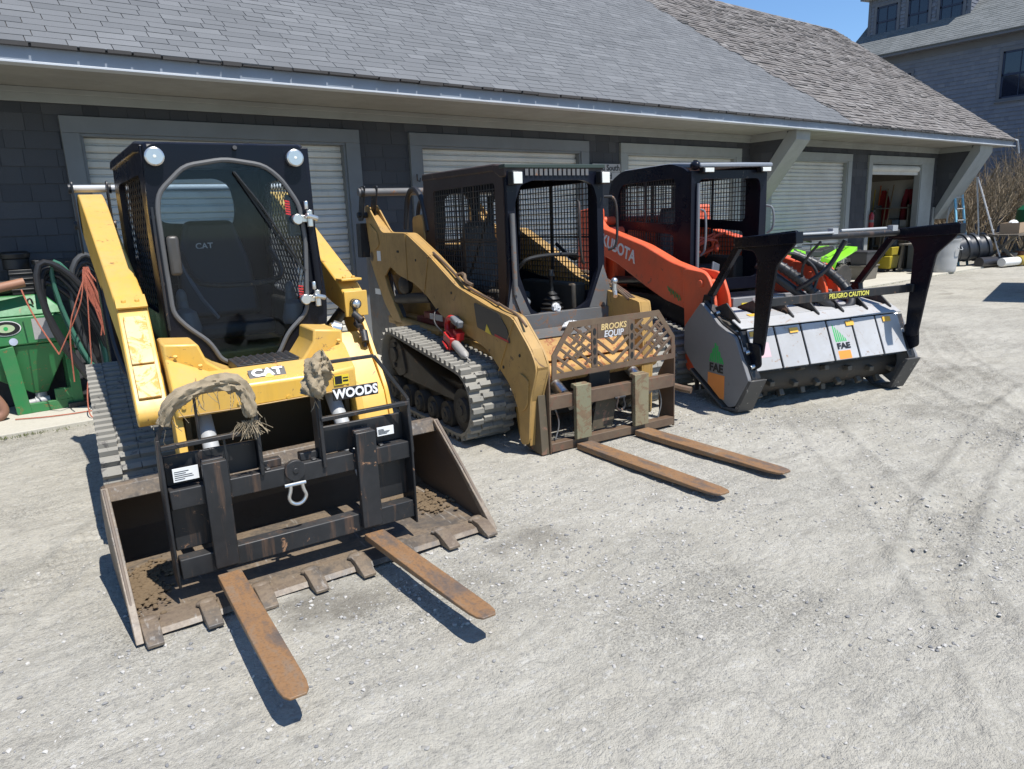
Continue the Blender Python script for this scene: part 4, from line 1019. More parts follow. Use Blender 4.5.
m=MB(); m.cyl((-.98,1.95,2.0),(.72,1.95,2.0),.038,n=16); m.obj('cross_tube',GRYS,L2)
for s in (-1,):
    m=MB()
    for x in (.93,.80): m.plate(rpoly([(1.88,2.06),(2.02,2.06),(2.16,1.72),(2.02,1.72)],.035),'x',s*x-.006,s*x+.006)
    m.cyl((s*.96,1.95,2.0),(s*.93,1.95,2.0),.05,n=14); m.cyl((s*.96,2.09,1.78),(s*.79,2.09,1.78),.03,n=12); m.plate([(2.15,1.7),(2.28,1.7),(2.3,1.35),(2.18,1.35)],'x',s*.79,s*.92)
    m.obj('pivot_link',BLKM,L2,.002)
arm=rpoly([(2.16,1.86),(2.06,1.88),(1.70,1.60),(1.10,1.59),(.62,1.40),(.11,1.16),(-.41,1.04),(-.77,.985),(-1.00,.78),(-1.08,.66),(-.98,.42),(-.94,.07),(-.82,.05),(-.82,.30),(-.70,.48),(-.38,.70),(.05,.80),(.45,.90),(.70,1.04),(.98,1.14),(1.35,1.20),(1.55,1.28),(1.72,1.16),(2.05,1.30)],.06,3)
for s in (-1,1):
    DEFT[0]=Matrix.Translation((-.40 if s>0 else 0,0,0))
    m=MB(); m.plate(arm,'x',s*.86,s*.845)   # outer skin
    m.plate(arm,'x',s*.745,s*.76)
    top=[(2.16,1.86),(1.70,1.60),(1.10,1.59),(.62,1.40),(.11,1.16),(-.41,1.04),(-.77,.985),(-1.00,.78),(-1.07,.66),(-.97,.42),(-.93,.08)]
    for a,b in zip(top[:-1],top[1:]):
        m.plate([a,b,(b[0]+.0,b[1]-.02),(a[0],a[1]-.02)],'x',s*.762,s*.843)
    a2=m.obj('lift_arm',TAN,L2,.003)
    if s>0:
        for v_ in a2.data.vertices:
            if v_.co.y<-.74: v_.co.y=-.74+(v_.co.y+.74)*.15
    if s<0:
        m=MB(); m.plate(rpoly([(-.20,1.05),(-.24,.86),(-.74,.79),(-.70,.90),(-.58,1.0)],.02),'x',-.8665,-.861); d=m.obj('warning_decal',plain('dark_decal',(.03,.03,.032),.4),a2)
        m=MB(); m.plate([(-.37,.84),(-.47,.825),(-.40,.90)],'x',-.869,-.867); m.obj('warning_triangle',DYEL,d)
        m=MB(); m.plate([(-.52,.822),(-.72,.798),(-.715,.812),(-.52,.84)],'x',-.869,-.867); m.obj('red_stripe',DRED,d)
        m=MB(); m.plate([(1.88,1.42),(1.78,1.42),(1.78,1.32),(1.88,1.32)],'x',-.8625,-.861); m.obj('side_label',WHT,a2)
        m=MB(); m.tube([(-.864,.75,1.06),(-.864,.62,1.39)],.004,6); m.tube([(-.864,1.12,1.16),(-.864,1.10,1.58)],.004,6); m.tube([(-.864,-.55,.56),(-.864,-.80,.97)],.004,6); m.obj('weld_seam',TAN,a2)
        m=MB(); m.plate(rpoly([(2.02,1.70),(1.82,1.60),(1.78,1.48),(1.92,1.42),(2.06,1.52)],.04),'x',-.872,-.861); m.plate(rpoly([(-.86,.60),(-.98,.56),(-.95,.36),(-.86,.30),(-.82,.45)],.04),'x',-.872,-.861); m.obj('gusset_plate',TAN,a2,.002)
        m=MB()
        for (v,z) in ((-.86,.72),(-.93,.55),(.2,1.1),(.9,1.35),(-.62,.6),(1.3,1.42),(1.33,1.42)): m.cyl((-.864,v,z),(-.859,v,z),.012,n=10)
        m.obj('pin_hole',LETB,a2)
        m=MB()
        m.tube([(-.81,.62,1.42),(-.80,.30,1.28),(-.82,-.02,1.15),(-.79,-.3,1.085),(-.81,-.5,1.05)],.011,6,smooth=2)
        m.tube([(-.80,.22,1.24),(-.78,.10,1.26),(-.82,.02,1.20),(-.79,-.05,1.17)],.016,6,smooth=1)
        m.tube([(-.79,-.45,1.06),(-.82,-.6,1.04),(-.80,-.75,1.0),(-.82,-.9,.93)],.010,6,smooth=2)
        m.obj('hydraulic_line',RUSB,a2)
    else:
        m=MB()
        for k in range(3): m.tube([(.80+.02*k,.1,1.2),(.79+.02*k,-.15,1.16),(.80+.02*k,-.4,1.07),(.74+.03*k,-.62,1.0)],.012,6,smooth=2)
        m.obj('hydraulic_line',RUSB,a2)
        m=MB(); m.cyl((.73,-.45,1.05),(.73,-.45,1.12),.02,n=10);m.ell((.73,-.45,1.14),(.03,.03,.03));m.cyl((.70,-.5,1.02),(.76,-.42,1.08),.018,n=8); m.obj('hydraulic_coupler',CHR,a2)
DEFT[0]=Matrix.Identity(4)
m=MB(); m.tube([(-.62,1.65,1.62),(-.60,1.62,1.95),(-.60,1.42,2.02),(-.60,1.25,1.9),(-.60,1.15,1.6)],.028,8,smooth=3); m.tube([(-.56,1.5,1.6),(-.55,1.48,1.85),(-.55,1.3,1.93),(-.55,1.15,1.82),(-.55,1.08,1.6)],.022,8,smooth=3); m.obj('hydraulic_hose',HOSE,L2)
m=MB(); m.plate(rpoly([(1.5,1.50),(1.48,1.74),(1.25,1.76),(1.2,1.5)],.05),'x',-.62,-.5); m.obj('tower_ear',TAN,L2,.006)
m=MB(); m.cyl((-.79,1.55,.95),(-.79,.75,1.02),.05,n=14);m.cyl((-.79,.8,1.02),(-.79,.3,1.07),.028,n=12); m.ell((-.79,1.35,1.1),(.06,.12,.1)); m.obj('lift_cylinder',GRIME,L2)
m=MB(); m.box(-.72,-.45,.5,1.3,.74,.80); m.box(-.73,-.6,.62,1.1,.79,.86); m.obj('tool_box',paint('red_box_paint',(.25,.03,.025),.5,.5),L2,.01)
m=MB(); m.box(-.735,-.731,.68,.95,.80,.855); m.obj('box_label',WHT,L2)
m=MB(); m.box(-.62,.40,1.2,2.25,.6,1.45); m.obj('engine_hood',TAN,L2,.05)
# front apron between the arms
m=MB(); m.loft([[(-.72,-.15,.83),(.48,-.15,.83),(.48,-.15,.78),(-.72,-.15,.78)],[(-.72,-.55,.76),(.48,-.55,.76),(.48,-.55,.70),(-.72,-.55,.70)],[(-.72,-.66,.60),(.48,-.66,.60),(.48,-.62,.58),(-.72,-.62,.58)]])
m.obj('front_apron',TANR,L2,.004)
m=MB(); m.loft([[(-.55,-.36,.805),(.28,-.36,.805),(.28,-.36,.797),(-.55,-.36,.797)],[(-.55,-.56,.77),(.28,-.56,.77),(.28,-.56,.762),(-.55,-.56,.762)]]); m.obj('apron_plate',GRYS,L2,.002)
m=MB(); m.cyl((-.74,-.72,.52),(.5,-.72,.52),.075,n=20); m.obj('torque_tube',TANR,L2); m=MB(); m.box(-.2,.0,-.80,-.6,.2,.50); m.obj('coupler_block',GRIME,L2,.006)
m=MB(); m.box(-.70,.45,-.52,-.45,.12,.58); m.obj('belly_panel',GRIME,L2,.01)
m=MB()
for x in (-.50,.25): m.cyl((x,-.35,.66),(x,-.88,.38),.045,n=14);m.cyl((x,-.88,.38),(x,-.98,.30),.026,n=12)
m.obj('tilt_cylinder',CHR,L2)
# cab 2
DEFT[0]=Matrix.Translation((-.145,-.25,-.005))
m=MB(); 
zt=2.05
co2=[(-.45,zt),(.45,zt),(.46,1.98),(.47,1.25),(.58,.93),(.60,.78),(-.52,.78),(-.50,.95),(-.455,1.25),(-.455,1.98)]
op=rpoly([(-.385,1.80),(-.33,1.93),(-.22,1.965),(.26,1.965),(.36,1.93),(.40,1.82),(.405,1.25),(.30,.985),(.18,.93),(-.16,.91),(-.27,.97),(-.37,1.25)],.03,2)
m.ring(co2,[op],'y',-.075,-.035); cab2=m.obj('cab_frame',BLKC,L2,.005)
m=MB(); m.cyl((-.43,-.10,1.72),(-.425,-.10,1.10),.02,n=12);m.bar((-.43,-.09,1.1),(-.36,-.09,.92),.03,.02); m.obj('front_rail',GRYS,cab2)
m=MB(); m.box(-.50,.58,-.10,-.04,.76,.93); m.plate([(-.50,.93),(-.28,.93),(-.43,1.25)],'y',-.085,-.078); m.plate([(.58,.93),(.30,.93),(.45,1.28)],'y',-.085,-.078)
m.obj('cab_sill',GRYS,cab2,.006)
wu=rpoly([(.10,1.96),(1.24,1.96),(1.26,1.20),(.10,1.04)],.05)
for s in (-1,1):
    x=s*.45
    m=MB(); m.ring(rpoly([(-.03,2.06),(1.44,2.10),(1.50,1.60),(1.46,.85),(-.03,.80)],.03),[wu],'x',x-.012,x+.012)
    p=m.obj('cab_side',BRN if s<0 else BLKC,L2,.004)
    m=MB(); grid_yz(m,x+.004*s,.10,1.26,1.05,1.96,.046,.007); m.box(x-.006,x+.006,.66,.685,1.06,1.96); m.box(x-.006,x+.006,.1,1.25,1.5,1.515); m.obj('window_mesh',BLKM,p)
m=MB(); m.plate([(-.07,1.99),(-.08,2.075),(.1,2.10),(1.45,2.12),(1.47,2.06),(.1,2.04),(.0,1.99)],'x',-.47,.47); m.obj('cab_roof',BRN,L2,.012)
m=MB()
for k in range(14): m.box(-.29+k*.044,-.262+k*.044,-.085,-.079,2.0,2.05)
m.obj('roof_vent',GRYS,cab2)
m=MB(); m.box(-.475,.475,-.09,.0,2.055,2.085); m.obj('roof_visor',plain('dull_green_black',(.03,.045,.035),.5),L2,.004)
rwl=rpoly([(-.32,1.90),(-.22,1.95),(-.08,1.92),(-.02,1.75),(-.08,1.45),(-.2,1.36),(-.34,1.42)],.05)
rwr=rpoly([(.04,1.95),(.38,1.95),(.38,1.32),(.02,1.32)],.05);rwd=rpoly([(-.35,1.26),(.38,1.26),(.38,.98),(-.35,.98)],.04)
m=MB(); m.ring([(-.44,2.05),(.44,2.05),(.44,.8),(-.44,.8)],[rwl,rwr,rwd],'y',1.30,1.33); cr=m.obj('cab_rear',BLKC,L2)
m=MB(); grid_xz(m,1.315,[(-.35,.98),(.38,.98),(.38,1.95),(-.35,1.95)],.044,.0075); m.obj('rear_mesh',BLKM,cr)
m=MB(); m.box(-.44,.44,-.03,1.3,.76,.80); m.box(-.44,-.30,.15,1.0,.8,1.12); m.box(.30,.44,.15,1.0,.8,1.12); m.obj('cab_floor',GRIME,L2,.02)
seat(L2,-.1,.75,.95,.44)
m=MB(); m.lathe([(.10,0),(.10,.10),(.085,.11)],(.10,.18,.80),18); m.obj('pedestal',GREYP,L2)
m=MB(); m.lathe([(.09,0),(.10,.02),(.075,.035),(.088,.055),(.06,.075),(.07,.095),(.045,.12),(.05,.135),(.018,.16),(.016,.27),(.028,.29),(.02,.34)],(.10,.18,.91),18); m.obj('joystick_boot',LETB,L2)
m=MB(); m.lathe([(.11,0),(.12,.03),(.08,.07),(.02,.08)],(-.25,.18,.98),18); m.box(-.2,-.02,.5,.52,.95,1.12); m.obj('control_pod',GREYP,L2,.01)
m=MB(); m.tube([(-.3,.3,1.12),(-.26,.1,1.3),(-.2,.05,1.38),(.3,.05,1.38),(.36,.2,1.3),(.38,.5,1.45)],.016,8,smooth=2); m.tube([(-.34,.3,1.9),(-.3,.6,1.6),(-.3,.9,1.2)],.014,6,smooth=1); m.ell((-.3,.25,1.2),(.05,.05,.08)); m.tube([(.1,1.2,1.9),(.05,1.1,1.5),(.12,1.15,1.1)],.02,6,smooth=2); m.box(-.38,-.28,.1,.3,1.1,1.2); m.obj('lap_bar',LETB,L2)
m=MB(); m.tube([(.19,-.10,1.80),(.15,-.17,1.78),(.15,-.17,1.5),(.17,-.17,1.32),(.24,-.10,1.30)],.011,8,smooth=2); m.tube([(.47,-.08,1.83),(.54,-.14,1.83),(.56,-.14,1.62),(.55,-.14,1.42),(.5,-.09,1.40)],.011,8,smooth=2); m.obj('grab_handle',BLKM,L2)
for x in (-.405,.425):
    m=MB(); m.box(x-.045,x+.045,-.16,-.085,1.93,2.03); h=m.obj('work_light',LETB,L2,.008)
    m=MB(); m.box(x-.038,x+.038,-.168,-.161,1.935,2.02); m.obj('lens',LAMP,h,.004)
DEFT[0]=Matrix.Identity(4)
# ---- rusty pallet fork of machine 2
m=MB()
def px(a): return a
fy=-1.02
for x in (-.725,.465): m.plate([(fy-.01,.0),(fy+.16,.0),(fy+.18,.4),(fy+.02,.66),(fy-.01,.66)],'x',x-.006,x+.006)
m.box(-.72,.46,fy-.01,fy+.05,.325,.425); m.box(-.72,.46,fy-.012,fy+.06,.01,.075)
k2=m.obj('pallet_fork',RUSB,L2,.004)
m=MB(); m.plate([(-.80,.0),(-.735,.0),(-.735,.42),(-.80,.42)],'y',fy+.0,fy+.14) if False else m.plate([(fy,-.0),(fy+.22,.02),(fy+.24,.4),(fy+.03,.44)],'x',-.80,-.735)
for x in (-.35,.12): m.box(x-.008,x+.008,fy+.02,fy+.1,.075,.33)
m.plate([(-.3,.08),(-.1,.08),(-.05,.32),(-.25,.32)],'y',fy+.07,fy+.08); m.obj('back_plate',OLIV,k2,.003)
m=MB()
for x in (-.66,.33): m.tube([(x,fy+.03,.09),(x+.05,fy+.04,.2),(x-.0,fy+.03,.33)],.006,6,smooth=2)
m.obj('spring_wire',GRYS,k2)
gp=[(-.70,.545),(.465,.555),(.465,.73),(.30,.95),(-.535,.945),(-.695,.72)]
m=MB(); gi=[(-.66,.585),(.43,.595),(.43,.72),(.28,.905),(-.515,.90),(-.655,.715)]
m.ring(gp,[gi],'y',fy-.008,fy+.004)
for x in (-.32,.03): 
    for z0 in (.59,): m.box(x-.028,x+.028,fy-.0075,fy+.0035,z0,.905)
secs=[(-.655,-.35,-1),(-.29,.0,0),(.06,.43,1)]
for a,b,sg2 in secs:
    poly=[(a,.585),(b,.585),(b,.90),(a,.90)]
    full=[p for p in gi]
    for dirn in ((-1,),(1,)) if sg2==0 else (((sg2 if sg2 else 1),),):
        an=math.radians(38)*dirn[0]
        dx,dz=math.cos(an),math.sin(an)
        for k in range(-18,19):
            o=((a+b)/2-dz*k*.062,.745+dx*k*.062)
            s1=clipseg((o[0]-dx*2,o[1]-dz*2),(o[0]+dx*2,o[1]+dz*2),poly)
            if not s1: continue
            s2=clipseg(s1[0],s1[1],full)
            if s2:
                if sg2==0:
                    mx=(a+b)/2
                    pl2=[(a,.585),(mx,.585),(mx,.80),(a,.80)] if dirn[0]<0 else [(mx,.585),(b,.585),(b,.80),(mx,.80)]
                    s2=clipseg(s2[0],s2[1],pl2)
                    if not s2: continue
                m.bar((s2[0][0],fy-.002,s2[0][1]),(s2[1][0],fy-.002,s2[1][1]),.012,.021,(0,0,1))
    # cross ties between the slats
    rr=random.Random(int(a*100))
    if sg2!=0:
        for k in range(16):
            x=a+(b-a)*rr.uniform(.1,.9);z=.60+.26*rr.random()
            s1=clipseg((x,z),(x+.06*-sg2,z+.05),full)
            if s1: m.bar((s1[0][0],fy-.002,s1[0][1]),(s1[1][0],fy-.002,s1[1][1]),.011,.018,(0,0,1))
# four narrow slot bars in the verticals are suggested by dark slots
m.box(-.29,.0,fy-.008,fy+.003,.795,.905)
gr=m.obj('guard_grille',RUSB,k2,.002)
m=MB()
for x in (-.32,.03):
    for k in range(4):
        z=.635+k*.072; m.T=Matrix.Translation((x,fy-.0085,z))@Matrix.Rotation(PI/2,4,'X')@Matrix.Diagonal((.55,1,1,1)); m.lathe([(.026,0),(.026,.0015)],(0,0,0),14)
m.obj('slot',LETB,gr)
CUT=plain('bright_cut_letters',(.62,.45,.2),.5,var=.25)
lettering('grille_letters','BROOKS',.062,CUT,gr,(-.145,fy-.0095,.875),FRONT,.0015,.15,.002,sx=.98)
lettering('grille_letters','EQUIP',.066,LETS,gr,(-.145,fy-.0095,.822),FRONT,.0015,.15,.002,sx=.98)
shackle(k2,Matrix.Translation((-.1,fy-.03,.33)),BLKM)
m=MB(); m.tube([(.55,-.7,.30),(.62,-.95,.27),(.66,-1.02,.26)],.03,8); m.obj('tow_stub',RUSB,L2)
I=Matrix.Identity(4)
for x,tip in ((-.455,(-.38,-2.36,.045)),(.095,(.19,-2.34,.045))):
    fork_blade('fork',k2,Matrix.Translation((0,fy,0)),x,.135,.485,.05,(tip[0],tip[1]-fy,tip[2]),.042,MOSS,RUST)
# ---- things resting on machine 2
T2=Matrix.Translation((4.03,4.68,0))@Matrix.Rotation(math.radians(-7),4,'Z')
def W2(p): return tuple(T2@Vector(p))
gg=empty('grease_gun',W2((-.93,.10,.645)),-7,'red cordless grease gun lying on the track of the tan loader','grease gun')
sl2=-.245
Rg=Matrix.Rotation(sl2*-1,4,'X')@Matrix.Rotation(math.radians(-8),4,'Z')
gm=lambda: MB(Matrix.Translation((0,-.02,.02))@Rg)
m=gm(); m.cyl((0,.02,.05),(0,-.28,.05),.036,n=18); m.cyl((0,-.28,.05),(0,-.33,.05),.036,.012,n=18);m.cyl((0,-.33,.05),(0,-.40,.05),.006,n=8); m.obj('grease_tube',paint('gray_tube',(.32,.31,.3),.4,.4),gg)
m=gm(); m.box(-.045,.045,-.03,.14,.02,.09); m.box(-.05,.05,-.05,-.02,.0,.1); m.box(-.02,.055,-.02,.14,.09,.11)
m.tube([(0,.13,.07),(.0,.2,.13),(.01,.17,.2),(.02,.09,.22)],.026,10,smooth=2); m.tube([(-.05,.12,.01),(-.06,-.04,.01)],.012,6); m.box(.0,.07,-.06,.03,.08,.15)
m.obj('tool_body',REDP,gg,.01)
m=gm(); m.box(-.01,.06,-.04,.10,.20,.245); m.box(.0,.055,-.07,-.035,.19,.25); m.obj('battery',GREYP,gg,.012)
m=gm(); m.tube([(0,.14,.05),(-.03,.26,.05),(-.06,.36,.09),(-.04,.42,.16),(-.0,.45,.18)],.008,8,smooth=3); m.obj('grease_hose',HOSE,gg)
def crumple(name,c,r,seed,label,rz=0):
    m=MB();n1,n2=14,9;R=[]
    for j in range(n2):
        ph=PI*(j+.5)/n2*.98
        ring=[]
        for i in range(n1):
            a=2*PI*i/n1;e=1+.55*noise.noise(Vector((math.cos(a)*2.3+seed,math.sin(a)*2.3,ph*2.5)))
            ring.append(m.v((r[0]*math.sin(ph)*math.cos(a)*e,r[1]*math.sin(ph)*math.sin(a)*e,max(-.004,r[2]*math.cos(ph)*e+r[2]*.7))))
        R.append(ring)
    for j in range(n2-1):
        for i in range(n1): m.f([R[j][i],R[j][(i+1)%n1],R[j+1][(i+1)%n1],R[j+1][i]])
    m.f(R[0]);m.f(R[-1][::-1]);m.bm.transform(Matrix.Rotation(rz,4,'Z'))
    o=m.obj(name,TISS,None,ang=22);o.location=c; tag(o,label,'tissue'); return o
crumple('paper_towel',W2((-.10,-.44,.80)),(.11,.05,.03),4,'crumpled white paper towel on the ledge below the open cab',.2)
crumple('paper_towel',W2((-.17,-.32,.925)),(.04,.03,.04),8,'small balled white tissue standing on the cab sill of the tan loader')

# ================================================================ MACHINE 3 : orange loader with mulcher
L3=empty('compact_track_loader',(6.28,4.56,0),-16,'orange track loader with dark mesh cab and gray forestry mulcher, rightmost machine','track loader','compact track loaders parked before the garage')
C3=[(-.25,.28,.25),(1.2,.24,.2),(1.05,.5,.24)]
track(L3,-1.0,-.62,C3,[(-.3,.25,.16),(.2,.14,.1),(.7,.14,.1),(1.1,.16,.13)],pitch=.085,side=-1,lugh=.028,lw=.5)
track(L3,.68,1.06,C3,[(-.3,.25,.16),(.7,.14,.1)],pitch=.085,side=1,lugh=.028,lw=.5)
m=MB(); m.box(-.60,.66,-.4,1.7,.25,.85); m.obj('chassis',BLKC,L3,.02)
m=MB(); m.box(-.60,.66,1.2,1.95,.85,1.55); m.obj('engine_hood',ORG,L3,.05)
a3=rpoly([(1.52,1.70),(1.40,1.70),(1.22,1.56),(.29,1.37),(-.20,1.22),(-.62,1.14),(-.76,1.02),(-.76,.50),(-.62,.42),(-.50,.52),(-.46,.78),(-.1,.84),(.25,.95),(.85,1.17),(1.42,1.30),(1.55,1.3)],.05,3)
for s,xa in ((-1,-.78),(1,.50)):
    m=MB(); m.plate(a3,'x',xa,xa+.12); m.obj('lift_arm',ORG,L3,.012)
    m=MB()
    for x in (xa-.02,xa+.13): m.plate(rpoly([(-.42,1.17),(-.80,1.14),(-.93,.9),(-.9,.45),(-.72,.2),(-.5,.2),(-.45,.9)],.09,4),'x',x,x+.03)
    m.cyl((xa-.04,-.72,1.04),(xa+.18,-.72,1.04),.035,n=14); m.obj('arm_knuckle',ORG,L3,.006)
m=MB(); m.cyl((-.75,1.45,1.62),(.8,1.45,1.62),.05,n=16); m.obj('cross_tube',ORG,L3)
m=MB(); m.plate(rpoly([(1.3,.8),(1.75,.8),(1.7,1.75),(1.35,1.78)],.06),'x',-.80,-.64); m.plate(rpoly([(1.3,.8),(1.75,.8),(1.7,1.75),(1.35,1.78)],.06),'x',.68,.84); m.obj('rear_tower',ORG,L3,.01)
m=MB(); m.tube([(-.6,1.0,1.25),(-.58,.5,1.05),(-.6,.1,.9),(-.58,-.3,.85)],.02,8,smooth=2);m.cyl((-.58,1.2,.95),(-.58,.3,1.0),.045,n=12); m.obj('hydraulic_hose',HOSE,L3)
armdir=Vector((0,-.975,-.22)); 
rotK=basis((0,-.965,-.262),(0,-.262,.965))
lettering('brand_letters','KUBOTA',.18,LETW,L3,(-.7835,.80,1.325),rotK,.004,0,.004,sx=1.02)
m=MB()
for k in range(7):
    v=-.16-k*.032;z=.98-k*.012; m.bar((-.7825,v,z),(-.7825,v-.03,z-.05-.02*(k%2)),.006,.009,(1,0,0))
m.obj('chalk_scribble',plain('green_scribble',(.08,.3,.08),.7),L3)
# cab 3
cs3=rpoly([(-.06,2.02),(.04,2.10),(.28,2.165),(1.25,2.165),(1.50,2.08),(1.58,1.9),(1.55,.95),(-.06,.98)],.09,5)
w3a=rpoly([(.20,2.02),(1.25,2.02),(1.36,1.9),(1.33,1.62),(.20,1.56)],.07,4); w3b=rpoly([(.22,1.46),(1.2,1.52),(1.22,1.12),(.22,1.10)],.06)
for s in (-1,1):
    x=s*.44+.0
    m=MB(); m.ring(cs3,[w3a,w3b],'x',x-.02,x+.02); p=m.obj('cab_side',BLKC,L3,.008)
    m=MB(); grid_yz(m,x,.2,1.36,1.10,2.02,.048,.007); m.box(x-.008,x+.008,.77,.80,1.1,2.02); m.obj('window_mesh',BLKM,p)
m=MB(); c3o=[(-.46,2.07),(.46,2.07),(.47,1.0),(.44,.88),(-.43,.90),(-.46,1.0)]
m.ring(c3o,[rpoly([(-.36,1.99),(.36,1.99),(.385,1.9),(.375,1.0),(-.36,1.0),(-.375,1.9)],.05,3)],'y',-.07,-.03); cf3=m.obj('cab_frame',BLKC,L3,.006)
m=MB(); m.loft([[(-.40,-.13,2.095),(.48,-.13,2.095),(.48,-.13,2.135),(-.40,-.13,2.135)],[(-.43,.3,2.12),(.48,.3,2.12),(.47,.3,2.175),(-.42,.3,2.175)],[(-.42,1.3,2.13),(.46,1.3,2.13),(.45,1.3,2.18),(-.41,1.3,2.18)]]); m.obj('cab_roof',paint('gray_roof_paint',(.20,.22,.25),.45,.3,(.3,.29,.27)),L3,.012)
m=MB(); m.ell((-.41,-.06,2.12),(.05,.06,.045),12,8); m.cyl((-.41,-.06,2.12),(-.41,-.06,2.17),.022,n=12); m.obj('roof_boss',BLKC,L3)
for x in (-.31,.385):
    m=MB(); m.box(x-.065,x+.065,-.15,-.075,2.045,2.095); h=m.obj('work_light',LETB,L3,.006)
    m=MB(); m.box(x-.052,x+.052,-.157,-.151,2.05,2.09); m.obj('lens',LAMP,h,.003)
m=MB(); m.cyl((-.39,-.09,1.95),(-.39,-.09,1.0),.018,n=10); m.tube([(-.36,-.09,1.70),(-.33,-.14,1.68),(-.33,-.14,1.3),(-.35,-.09,1.25)],.011,8,smooth=2); m.tube([(.47,-.05,1.72),(.52,-.12,1.70),(.53,-.12,1.48),(.49,-.06,1.44)],.011,8,smooth=2); m.obj('grab_handle',GREYP,L3)
m=MB(); m.ring([(-.43,2.1),(.43,2.1),(.43,.9),(-.43,.9)],[rpoly([(-.36,2.0),(.36,2.0),(.36,1.5),(-.36,1.5)],.06),rpoly([(-.3,1.4),(.3,1.4),(.3,1.1),(-.3,1.1)],.05)],'y',1.34,1.37); cr=m.obj('cab_rear',BLKC,L3)
m=MB(); grid_xz(m,1.355,[(-.36,1.1),(.36,1.1),(.36,2.0),(-.36,2.0)],.048,.0075); m.box(-.02,.02,1.33,1.34,1.1,2.0); m.obj('rear_mesh',BLKM,cr)
m=MB(); m.box(-.43,.43,-.03,1.3,.86,.92); m.box(-.43,-.3,.2,.9,.9,1.2);m.box(.3,.43,.2,.9,.9,1.2); m.obj('cab_floor',GRIME,L3,.02)
seat(L3,0,.6,1.02,.46)
m=MB(); rr=random.Random(12)
for k in range(6): m.tube([(rr.uniform(-.3,.3),.15+rr.random()*.5,1.2),(rr.uniform(-.3,.3),.2,1.35),(rr.uniform(-.3,.3),.3,1.45)],.012,6,smooth=1)
m.ell((.1,.25,1.3),(.03,.03,.05)); m.obj('control_lever',plain('orange_red_lever',(.5,.07,.03),.5),L3)
m=MB(Matrix.Translation((-.275,-.22,1.06))@Matrix.Rotation(.5,4,'Z')@Matrix.Rotation(.25,4,'Y')); m.box(-.075,.075,-.01,.01,-.12,.12); m.obj('control_panel',plain('slate_panel',(.12,.13,.15),.5),L3,.006)
# ---- mulcher head
mu=MB(); 
side=[(-.62,.43),(-.62,.65),(-.86,.89),(-1.12,.72),(-1.33,.64),(-1.52,.30),(-1.36,.05),(-1.28,.02),(-.78,.28)]
m=MB()
m.plate([(-.70,.35),(-.68,.62),(-.85,.80),(-1.17,.745),(-1.30,.66),(-1.36,.54),(-1.30,.50),(-1.0,.40)],'x',-.86,.98)
hd=m.obj('mulcher_head',GRIME,L3,.004)
for s,x0,x1 in ((-1,-.905,-.87),(1,.985,1.02)):
    m=MB(); m.plate(rpoly(side,.02),'x',x0,x1); sp=m.obj('side_plate',MGRY,hd,.004)
    m=MB()
    rim=[(-.86,.89),(-1.12,.725),(-1.33,.645),(-1.52,.31)]
    for a,b in zip(rim[:-1],rim[1:]): m.bar(((x0+x1)/2+.045*-s,a[0],a[1]),((x0+x1)/2+.045*-s,b[0],b[1]),.09,.022,(1,0,0)) if False else m.plate([(a[0],a[1]-.012),(b[0]+.0,b[1]-.012),(b[0],b[1]+.012),(a[0],a[1]+.012)],'x',x0+(.036 if s<0 else -.09),x1+(.09 if s<0 else -.036))
    m.obj('side_flange',BLKM,sp,.003)
    m=MB(); m.plate([(-1.20,.70),(-1.345,.645),(-1.50,.335),(-1.49,.31),(-1.36,.62),(-1.20,.685)],'x',x0+(.037 if s<0 else -.06),x0+(.07 if s<0 else -.03)); m.obj('bright_rim',LGRY,sp,.002)
    m=MB()
    for (v,z) in ((-1.40,.50),(-1.47,.39),(-1.25,.65),(-1.0,.79)): m.cyl((x0+(.05 if s<0 else -.02),v-.012,z+.012),(x0+(.08 if s<0 else .01),v-.02,z+.02),.02,n=12)
    m.obj('bolt',CHR,sp)
    m=MB(); sk=[(-1.54,.31),(-1.50,.30),(-1.34,.035),(-1.1,-.0),(-.75,.25),(-.72,.22),(-1.1,-.035),(-1.38,.005)]
    m.plate([(-1.55,.30),(-1.515,.30),(-1.36,.03),(-1.20,.008),(-.72,.27),(-.70,.25),(-1.19,-.012),(-1.39,.0)],'x',x0+(.0 if s<0 else -.13),x1+(.13 if s<0 else -.0))
    m.obj('skid_shoe',paint('scuffed_skid',(.06,.06,.06),.45,.5,(.2,.18,.15),chip=.2,chipcol=(.25,.23,.2)),hd,.004)
# logos on the left plate
for nm,mat,mk in (('logo_triangle',DGRN,0),('logo_block',DORG,1)):
    m=MB()
    if mk==0:
        for k in range(6):
            v=-1.0-k*.035; h=.165*(1-abs(k-2.3)/3.4)+.02; m.plate([(v,.385),(v-.024,.385),(v-.024+.008*(k-2),.385+h),(v+.008*(k-2),.385+h)],'x',-.9065,-.9055)
    else: m.plate([(-.985,.285),(-1.215,.285),(-1.215,.075),(-1.16,.075),(-.985,.18)],'x',-.9065,-.9055)
    m.obj(nm,mat,hd)
lettering('logo_letters','FAE',.10,LETB,hd,(-.9085,-1.10,.335),basis((0,-1,0),(0,0,1)),.003,0,.002,sx=1.15)
